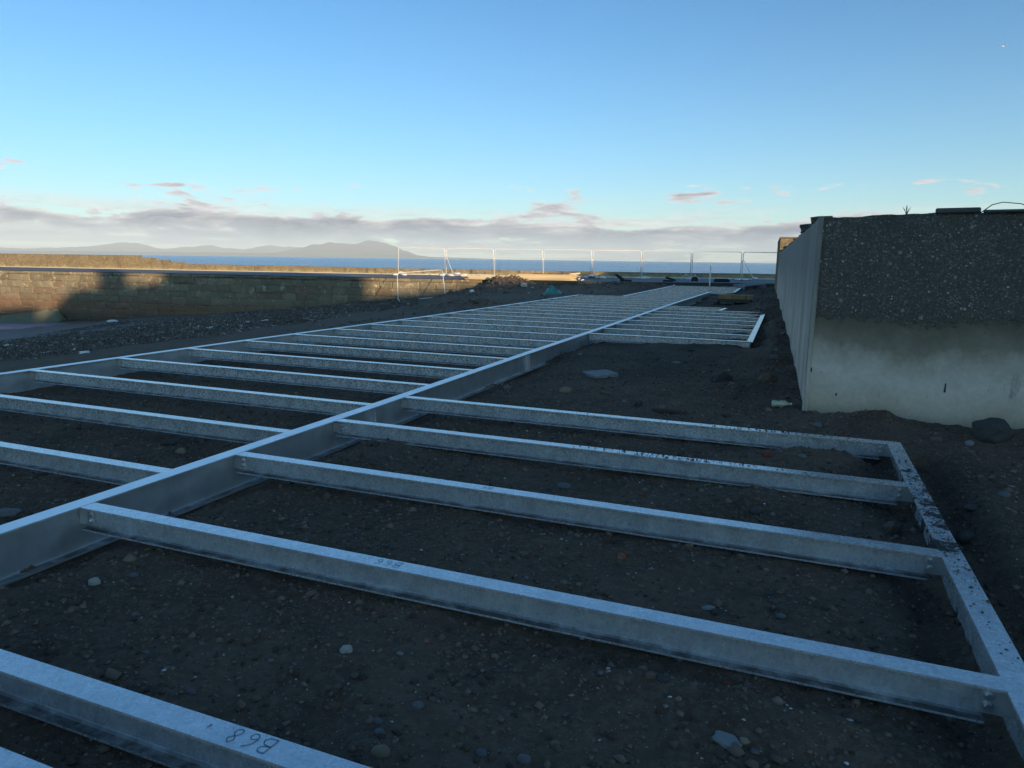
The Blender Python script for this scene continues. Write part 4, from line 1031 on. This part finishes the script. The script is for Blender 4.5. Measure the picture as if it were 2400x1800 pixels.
stone(1916, 1000, 22, 'rough', 'stone_grey', 'grey stone at the corner foot of the concrete wall')
stone(1868, 987, 18, 'rough', 'stone_brown', 'brown pebble at the corner foot of the wall behind the bottle')
stone(1985, 1022, 16, 'rough', 'stone_red', 'reddish stone just behind the soil-covered end of the last near joist')
stone(1797, 1068, 24, 'rough', 'stone_red', 'dark red stone on the soil in front of the last near joist')
stone(1881, 1072, 20, 'round', 'stone_grey', 'grey pebble right of the dark red stone before the last near joist')
stone(1800, 895, 44, 'rough', 'stone_brown', 'earthy brown rock lump on the open soil, left of the bottle')
stone(1692, 894, 52, 'rough', 'stone_dark', 'large dark wedge of rock on the open soil beyond the last near joist')
stone(1325, 921, 34, 'round', 'stone_tan', 'buff rounded cobble on the open soil beside the middle girder')
stone(1306, 922, 16, 'round', 'stone_brown', 'brown pebble touching the buff rounded cobble')
stone(1425, 924, 40, 'flat', 'stone_brown', 'flat brown stone right of the buff rounded cobble')
stone(1464, 943, 16, 'round', 'stone_grey', 'upright grey pebble on the open soil behind the last near joist', tilt=.7)
stone(1497, 948, 22, 'rough', 'stone_dark', 'dark stone right of the upright grey pebble')
stone(1586, 851, 22, 'flat', 'slate', 'bluish slate flake on the open soil before the far right-hand block')
stone(1607, 860, 13, 'round', 'stone_grey', 'grey pebble below the bluish slate flake')
stone(1618, 868, 14, 'round', 'stone_brown', 'brown pebble below the grey one near the bluish slate flake')
stone(1619, 823, 20, 'flat', 'stone_dark', 'dark flat stone in front of the far right-hand joist block')
stone(1815, 840, 20, 'rough', 'stone_grey', 'grey cobble in the soil heap along the side of the concrete wall')
stone(1360, 833, 18, 'rough', 'stone_grey', 'grey rubble piece by the splice of the middle girder')
stone(1187, 911, 20, 'rough', 'stone_grey', 'grey stone at the foot of the middle girder before its second splice')
stone(1682, 917, 12, 'rough', 'brick_red', 'small orange brick crumb before the dark rock wedge', 'brick piece', 'brick_piece')
stone(1703, 976, 18, 'round', 'stone_dark', 'dark pebble near the rotten board behind the last near joist')
stone(1765, 980, 16, 'rough', 'stone_brown', 'brown pebble between the rotten board and the bottle')
stone(1228, 671, 18, 'rough', 'stone_pale', 'big pale grey boulder on the bank left of the green sheet', 'boulder', 'boulder')
stone(1247, 675, 7, 'rough', 'stone_pale', 'small pale rock between the pale boulder and the green sheet')
stone(1240, 687, 6, 'rough', 'stone_pale', 'small pale stone at the bank foot below the pale boulder')
stone(1067, 682, 9, 'rough', 'stone_grey', 'grey rock on the earth mound behind the loose panel')
stone(1115, 710, 18, 'flat', 'stone_dark', 'flat dark rock on the low earth ridge before the mound')
stone(1106, 684, 11, 'rough', 'white', 'crumpled white scrap lying on the earth mound', 'litter', 'litter')
stone(1396, 682, 5, 'rough', 'stone_pale', 'small pale stone on the bank below the twin rubber feet')
# flat paving slab, rotten board, bottle, litter
c = hit(1405, 882); o = bevelled(MB().box(-.19, .19, -.17, .17, -.03, .035).build('paving_slab', 'slate'), .006); o.location = (c.x, c.y+.05, c.z+.012); o.rotation_euler = (.02, -.03, .75)
tag(o, 'square pale grey slab lying flat on the open soil beyond the near joists', 'slab')
c = hit(1567, 969); o = MB().tube([(-.17, 0, .012), (0, .005, .016), (.16, 0, .01)], [.03, .034, .028], 6).build('board', 'board'); o.location = (c.x, c.y, c.z-.004); o.rotation_euler = (0, 0, -.05)
tag(o, 'short dark red-brown rotten timber piece behind the last near joist', 'board')
c = hit(2044, 1070); o = MB().box(-.11, .11, -.03, .03, -.005, .008).build('board', 'timber_old'); o.location = (c.x, c.y, c.z+.006); o.rotation_euler = (.06, .05, -.1)
tag(o, 'thin old board lying by the muddy girder over a dark hole', 'board')
c = hit(1831, 956)
bo = thing('bottle', 'crumpled clear plastic bottle with yellowish dregs lying by the concrete wall', 'bottle', (c.x, c.y, c.z+.032), .35)
def lathe(prof, n=14, dent=0.):
    vs = []; fs = []
    for i, (x, r_) in enumerate(prof):
        for j in range(n):
            a = 2*math.pi*j/n; rr = r_*(1+dent*mnoise.noise(Vector((x*40, math.cos(a)*2, math.sin(a)*2))))
            vs.append((x, math.cos(a)*rr, math.sin(a)*rr))
    for i in range(len(prof)-1):
        for j in range(n): fs.append((i*n+j, i*n+(j+1) % n, (i+1)*n+(j+1) % n, (i+1)*n+j))
    fs += [tuple(range(n))[::-1], tuple((len(prof)-1)*n+j for j in range(n))]
    return vs, fs
v_, f_ = lathe([(-.10, .024), (-.095, .032), (-.05, .034), (-.03, .029), (-.01, .034), (.03, .033), (.055, .026), (.075, .013), (.09, .012)], 14, .5); b_ = obj('body', mesh('body', v_, f_, 'bottle', True), bo)
v_, f_ = lathe([(.088, .0135), (.104, .0135)], 10); obj('cap', mesh('cap', v_, f_, 'white'), bo)
for px, py, lb in ((488, 733, 'thin white strip of litter lying on the seaweed below the quay'), (265, 755, 'white plate of litter on the wet sand at the quay foot'), (622, 754, 'crumpled white wrapper on the seaweed edge nearest the track'), (494, 771, 'white plastic tub lying at the lower edge of the track'),
                   (577, 757, 'pale stick-like litter on the seaweed between wrapper and quay'), (21, 813, 'pale driftwood chunk on the seaweed by the wet sand'), (197, 829, 'small white shell-like lump at the track edge of the seaweed')):
    c = hit(px, py); dist = c.length; s = 9*dist/F_PX
    o = obj('litter', rough_block(px, 2.0, .9, .45, .2), None, (c.x, c.y, c.z+.25*s), (0, 0, random.random()*3), (s, s, s)); o.data.materials.append(MAT['white']); tag(o, lb, 'litter', 'litter on the beach')

# ---------------------------------------------------------------- gravel, soil crumbs, shell bits
def scatter(name, P, size, flatten, cols, m, seed=0):
    """many small angular stones joined in one mesh; P (n,3) positions, size (n,), cols (n,3)"""
    r_ = np.random.default_rng(seed); n = len(P)
    base = np.array([(1, 0, 0), (-.5, .87, 0), (-.5, -.87, 0), (.1, .1, 1), (.15, -.9, .35), (-.9, .1, .4), (.5, .8, .3), (0, 0, -1)])
    tri = np.array([(0, 6, 3), (6, 1, 3), (1, 5, 3), (5, 2, 3), (2, 4, 3), (4, 0, 3), (0, 4, 7), (4, 2, 7), (2, 5, 7), (5, 1, 7), (1, 6, 7), (6, 0, 7)])
    V = base[None]*(1+r_.uniform(-.3, .3, (n, 8, 3))); V[:, :, 2] *= flatten[:, None]
    V[:, :, 1] *= r_.uniform(.5, 1, n)[:, None]
    a = r_.uniform(0, 6.3, n); ca, sa = np.cos(a)[:, None], np.sin(a)[:, None]
    X = V[:, :, 0]*ca - V[:, :, 1]*sa; Y = V[:, :, 0]*sa + V[:, :, 1]*ca
    W = np.stack([X, Y, V[:, :, 2]], -1)*size[:, None, None] + P[:, None, :]
    F = (tri[None] + (np.arange(n)*8)[:, None, None]).reshape(-1, 3)
    me = bpy.data.meshes.new(name); me.vertices.add(n*8); me.vertices.foreach_set('co', W.ravel().astype(np.float32))
    k = len(F); me.loops.add(k*3); me.loops.foreach_set('vertex_index', F.ravel().astype(np.int32)); me.polygons.add(k)
    me.polygons.foreach_set('loop_start', (np.arange(k)*3).astype(np.int32)); me.polygons.foreach_set('loop_total', np.full(k, 3, np.int32)); me.update(calc_edges=True)
    ca_ = me.color_attributes.new('Col', 'FLOAT_COLOR', 'POINT'); cc_ = np.ones((n*8, 4), np.float32); cc_[:, :3] = np.repeat(cols, 8, 0); ca_.data.foreach_set('color', cc_.ravel())
    me.materials.append(MAT[m]); o = obj(name, me); o['kind'] = 'stuff'; return o
def area(n, x0, x1, y0, y1, pw=1.0):
    x = rng.uniform(x0, x1, n); y = y0 + (y1-y0)*rng.random(n)**pw; return x, y
pal = np.array([1.15, 1.0, .88])*np.array([(.13, .135, .14), (.09, .095, .105), (.12, .095, .075), (.18, .15, .12), (.06, .06, .065), (.20, .20, .20), (.17, .075, .05), (.28, .26, .23)])
x, y = area(22000, -8.4, 4.5, .5, 13, 1.5); cl_ = fbm(x, y, .9, 3, 77) > -.12 ; x, y = x[cl_], y[cl_]; z = ground_z(x, y)
s = np.exp(rng.normal(math.log(.0055), .55, len(x))).clip(.0025, .026)
scatter('gravel', np.stack([x, y, z+s*.1], -1), s, rng.uniform(.35, .8, len(x)), pal[rng.choice(8, len(x), p=[.22, .22, .16, .1, .16, .06, .03, .05])]*rng.uniform(.5, 1.6, (len(x), 1)), 'gravel', 1)
x, y = area(68000, -8.2, 4.2, .5, 12, 1.5); z = ground_z(x, y); s = np.exp(rng.normal(math.log(.0085), .5, len(x))).clip(.003, .045)
scatter('soil_crumbs', np.stack([x, y, z], -1), s, rng.uniform(.6, .9, len(x)), np.array([(.13, .09, .062)])*rng.uniform(.35, 1.7, (len(x), 1)), 'gravel', 2)
x, y = area(5200, -8.2, 4, .5, 13, 1.5); z = ground_z(x, y); s = np.exp(rng.normal(math.log(.0036), .5, len(x))).clip(.0018, .011)
scatter('shell_bits', np.stack([x, y, z+s*.3], -1), s, rng.uniform(.25, .5, len(x)), np.array([(.72, .70, .66)])*rng.uniform(.5, 1.05, (len(x), 1)), 'gravel', 3)
x, y = area(9000, -12, 2, 13, 42); z = ground_z(x, y); s = np.exp(rng.normal(math.log(.016), .6, len(x))).clip(.006, .10)
ok = (x < -8.7) | (x > -1.6) | (y > 28.4); x, y, z, s = x[ok], y[ok], z[ok], s[ok]
ok = ~((x > c_right(y)*0 - 1.6) & (x > C0.x + (y-C0.y)*-.0402 - .05)); x, y, z, s = x[ok], y[ok], z[ok], s[ok]
scatter('far_gravel', np.stack([x, y, z+s*.1], -1), s, rng.uniform(.4, .9, len(x)), pal[rng.choice(8, len(x))]*rng.uniform(.3, .9, (len(x), 1)), 'gravel', 4)
# earth clods on the mound and bank
cx_, cy_, cz_, ss = [], [], [], []
for k in range(5200):
    h_ = heaps[-6 + random.choice((0, 0, 0, 1, 1, 2, 3, 5, 5))]; x_ = h_[0]+random.gauss(0, 1)*h_[2]*.8; y_ = h_[1]+random.gauss(0, 1)*h_[3]*.8
    if quay_v(x_, y_) > -.1: continue
    cx_.append(x_); cy_.append(y_); ss.append(min(.22, math.exp(random.gauss(math.log(.032), .6))))
cx_, cy_, ss = np.array(cx_), np.array(cy_), np.array(ss)
scatter('earth_clods', np.stack([cx_, cy_, ground_z(cx_, cy_)], -1), ss, rng.uniform(.5, .9, len(ss)), np.array([(.16, .115, .085)])*rng.uniform(.55, 1.4, (len(ss), 1)), 'gravel', 5)
# soil fallen on the steel
x1_ = rng.uniform(RX+.006, RX+RB-.012, 420); y1_ = np.concatenate([rng.normal(4.25, .35, 230), rng.normal(5.2, .25, 80), rng.normal(3.6, .3, 60), rng.uniform(2.2, 6.1, 50)])
x2_ = np.concatenate([rng.normal(-.75, .3, 150), rng.uniform(-1.5, .4, 60)]); y2_ = rng.uniform(4.955, 4.950+JB-.006, 210)
x3_ = np.concatenate([rng.normal(-.1, .28, 160), rng.uniform(-2, .5, 40)]); y3_ = rng.uniform(6.115, 6.108+JB-.006, 200)
xx = np.concatenate([x1_, x2_, x3_]); yy = np.concatenate([y1_.clip(1, 6.15), y2_, y3_]); ok = xx < RX+RB-.01; xx, yy = xx[ok], yy[ok]
s = np.exp(rng.normal(math.log(.0038), .55, len(xx))).clip(.0018, .014)
scatter('fallen_soil', np.stack([xx, yy, s*.2], -1), s, rng.uniform(.4, .8, len(xx)), np.array([(.075, .058, .045)])*rng.uniform(.6, 1.6, (len(xx), 1)), 'gravel', 6)

# ---------------------------------------------------------------- seaweed wrack on the beach
def ribbons(name, n, sampler, L, w, cols, seed):
    V = []; F = []; Cc = []; r_ = random.Random(seed)
    pts = sampler(n)
    zz = ground_z(pts[:, 0], pts[:, 1])
    for (x_, y_, k_), z_ in zip(pts, zz):
        a = r_.uniform(0, 6.3); l = L*r_.uniform(.4, 1.6)*k_; ww = w*r_.uniform(.5, 1.5)*k_; cu = r_.uniform(-1, 1); i = len(V); lift = r_.uniform(.01, .09)*k_
        for t in range(4):
            q = t/3; aa = a+cu*(q-.5)*2; px_ = x_+math.cos(aa)*l*(q-.5); py_ = y_+math.sin(aa)*l*(q-.5); h_ = z_+.012+lift*math.sin(q*3.1)+r_.uniform(0, .02)
            nx, ny = -math.sin(aa)*ww, math.cos(aa)*ww; tz = r_.uniform(-.6, .6)*ww
            V += [(px_+nx, py_+ny, h_+tz), (px_-nx, py_-ny, h_-tz+.004)]
        c_ = cols[r_.randrange(len(cols))]; b_ = r_.uniform(1.2, 3.4); Cc += [(c_[0]*b_, c_[1]*b_, c_[2]*b_, 1)]*8
        F += [(i, i+1, i+3, i+2), (i+2, i+3, i+5, i+4), (i+4, i+5, i+7, i+6)]
    me = mesh(name, V, F, 'weed'); ca_ = me.color_attributes.new('Col', 'FLOAT_COLOR', 'POINT'); ca_.data.foreach_set('color', np.array(Cc, np.float32).ravel())
    o = obj(name, me); o['kind'] = 'stuff'; return o
def wrack(n):
    out = []
    while len(out) < n:
        px = random.uniform(-60, 960); lo = np.interp(px, [-60, 0, 300, 500, 700, 900, 960], [812, 806, 752, 738, 722, 705, 702]); hi_ = np.interp(px, [-60, 0, 150, 300, 500, 700, 900, 960], [868, 852, 836, 812, 782, 752, 722, 715])
        lo -= 3; t = random.random()
        py = lo + (hi_-lo)*t; z = np.interp(px, [0, 500, 900], [-1.9, -1.2, -.9]); p = onz(px, py, float(z)); out.append(p[:2]+(1.,) if False else (p.x, p.y, random.choice((.6, 1., 1.3))))
    return np.array(out)
def uni_wrack(n):
    # even density over the beach band (world space): draw band corners on the ground, then fill
    A = [onz(px, py, z) for px, py, z in ((-80, 862, -1.05), (150, 838, -.85), (300, 815, -.75), (500, 790, -.6), (700, 760, -.55), (900, 728, -.75), (980, 712, -.85))]
    B = [onz(px, py, z) for px, py, z in ((-80, 808, -2.9), (150, 775, -3.0), (300, 752, -2.85), (500, 739, -2.5), (700, 724, -2.05), (900, 706, -1.4), (980, 702, -1.1))]
    out = []; lens = [(a-b).length for a, b in zip(A, B)]
    while len(out) < n:
        k = random.randrange(len(A)-1); t = random.random(); s = random.random()
        a = A[k].lerp(A[k+1], t); b = B[k].lerp(B[k+1], t); p = a.lerp(b, s)
        q = .5+.5*float(mnoise.noise(Vector((p.x*.35, p.y*.35, 2)))) + .25*float(mnoise.noise(Vector((p.x*1.3, p.y*1.3, 9))))
        edge = min(1, s/.10)*min(1, (1-s)/.12)
        if random.random() < (q*2.1-.45)*(.15+.85*edge): out.append((p.x, p.y, .7+.010*math.hypot(p.x, p.y)*random.uniform(.5, 1.1)))
    return np.array(out)
wc = [(.030, .022, .016), (.045, .032, .02), (.022, .020, .014), (.07, .05, .03), (.055, .03, .022), (.10, .085, .06), (.018, .016, .013)]
ribbons('seaweed', 60000, uni_wrack, .15, .0055, wc, 3)
def sticks(n):
    q = uni_wrack(n); q[:, 2] *= .9; return q
ribbons('driftwood_bits', 2600, sticks, .22, .007, [(.32, .28, .22), (.22, .18, .13), (.40, .37, .32)], 5)

# ---------------------------------------------------------------- gull
d = ray(2350, 108).normalized(); gp = Vector((0, 0, CAM_H)) + d*62
gl = thing('gull', 'tiny white gull flying high over the concrete wall', 'bird', gp, YAW+.3); gl.scale = (.6, .6, .6)
v_, f_ = lathe([(-.22, .01), (-.15, .035), (-.02, .06), (.10, .05), (.15, .035), (.19, .035), (.22, .012)], 8); obj('body', mesh('body', v_, f_, 'gull', True), gl)
for s in (-1, 1):
    P = [(.08, 0, .02), (.10, s*.22, .13), (.02, s*.50, .16 if s > 0 else .05)]; Q_ = [(-.08, 0, .02), (-.05, s*.22, .12), (-.02, s*.50, .155 if s > 0 else .045)]
    vs = P+Q_+[(a, b, c-.012) for a, b, c in P+Q_]
    mesh_ = mesh('wing', vs, [(0, 1, 4, 3), (1, 2, 5, 4), (9, 10, 7, 6), (10, 11, 8, 7), (0, 6, 7, 1), (1, 7, 8, 2), (3, 4, 10, 9), (4, 5, 11, 10), (2, 8, 11, 5)], 'gull'); obj('wing', mesh_, gl)

# ---------------------------------------------------------------- the terrace behind the viewer whose shadow covers the site
def house(s0, s1, ridge, label, hipL=0., hipR=0., chim=(), depth=8.0, storeys=3, hipz=None):
    c = Sdir*((s0+s1)/2) - Ldir*64.0
    o = thing('house', label, 'house', (c.x, c.y, -.3), SUN_AZ)   # local x = along the row, -y = away from the site
    w = (s1-s0)/2; zr = ridge+.3; ze = zr-2.6; hd = depth/2
    MB().box(-w, w, -hd, hd, -.5, ze).build('wall', 'render', o)
    mb = MB(); e = .25
    mb.v = [Vector(p) for p in ((-w, -hd-e, ze-.1), (w, -hd-e, ze-.1), (w, hd+e, ze-.1), (-w, hd+e, ze-.1), (-w+hipL, 0, zr), (w-hipR, 0, zr), (-w, -hd-e, ze-.28), (w, -hd-e, ze-.28), (w, hd+e, ze-.28), (-w, hd+e, ze-.28))]
    mb.f = [(0, 1, 5, 4), (2, 3, 4, 5), (1, 2, 5), (3, 0, 4), (6, 9, 8, 7), (0, 6, 7, 1), (1, 7, 8, 2), (2, 8, 9, 3), (3, 9, 6, 0)]
    rf = mb.build('roof', 'roof', o)
    for a, b, zt in chim: MB().box(a-(s0+s1)/2, b-(s0+s1)/2, -.5, .5, ze+.6, zt+.3).build('chimney', 'render', rf)
    nwin = max(2, int((s1-s0)/2.6))
    for st in range(storeys):
        for k in range(nwin):
            x_ = -w + (k+.5)*2*w/nwin; z_ = 1.0 + st*(ze/storeys)
            if st == 0 and k == 0:
                d_o = MB().box(x_-.5, x_+.5, hd-.02, hd+.05, .3, 2.4).build('door', 'door', o); continue
            wi = MB().box(x_-.5, x_+.5, hd-.02, hd+.04, z_, z_+1.35).build('window', 'white', o)
            MB().box(x_-.42, x_+.42, hd+.03, hd+.05, z_+.08, z_+1.27).build('pane', 'glass', wi)
house(-16, -1.6, 15.40, 'rendered terrace block with plain ridge at the row end', 2.0, 0, storeys=4)
house(-1.59, 6.0, 16.36, 'rendered terrace block with a broad single chimney stack', 2.2, 0, ((2.2, 3.95, 18.6),), storeys=5)
house(6.01, 16.9, 17.25, 'tallest rendered terrace block without a chimney', 0, .8, storeys=5)
house(16.91, 26.9, 14.22, 'lower rendered terrace block between two taller ones', 0, 0, storeys=4)
house(26.91, 32.4, 13.4, 'lowest narrow rendered terrace block in the row', 0, 0, storeys=4)
house(32.41, 35.2, 15.75, 'narrow middle-height rendered terrace block next to the tall far end', 0, 0, storeys=4)
house(35.21, 62, 16.3, 'long rendered terrace block at the far row end', 1.0, 0, storeys=5)

# ---------------------------------------------------------------- haze over the firth
hm = bpy.data.materials.new('haze'); hm.use_nodes = True; t = hm.node_tree; t.nodes.clear(); q = G(t)
pv = q.n('ShaderNodeVolumePrincipled'); pv.inputs['Color'].default_value = (.74, .88, 1, 1); pv.inputs['Density'].default_value = 4.6e-5; pv.inputs['Anisotropy'].default_value = -0.15
ho = q.n('ShaderNodeOutputMaterial'); t.links.new(pv.outputs[0], ho.inputs['Volume'])
hb = MB().box(-45000, 45000, -3500, 45000, -8, 620); me = mesh('haze', hb.v, hb.f); me.materials.append(hm); o = obj('haze', me); o['kind'] = 'stuff'
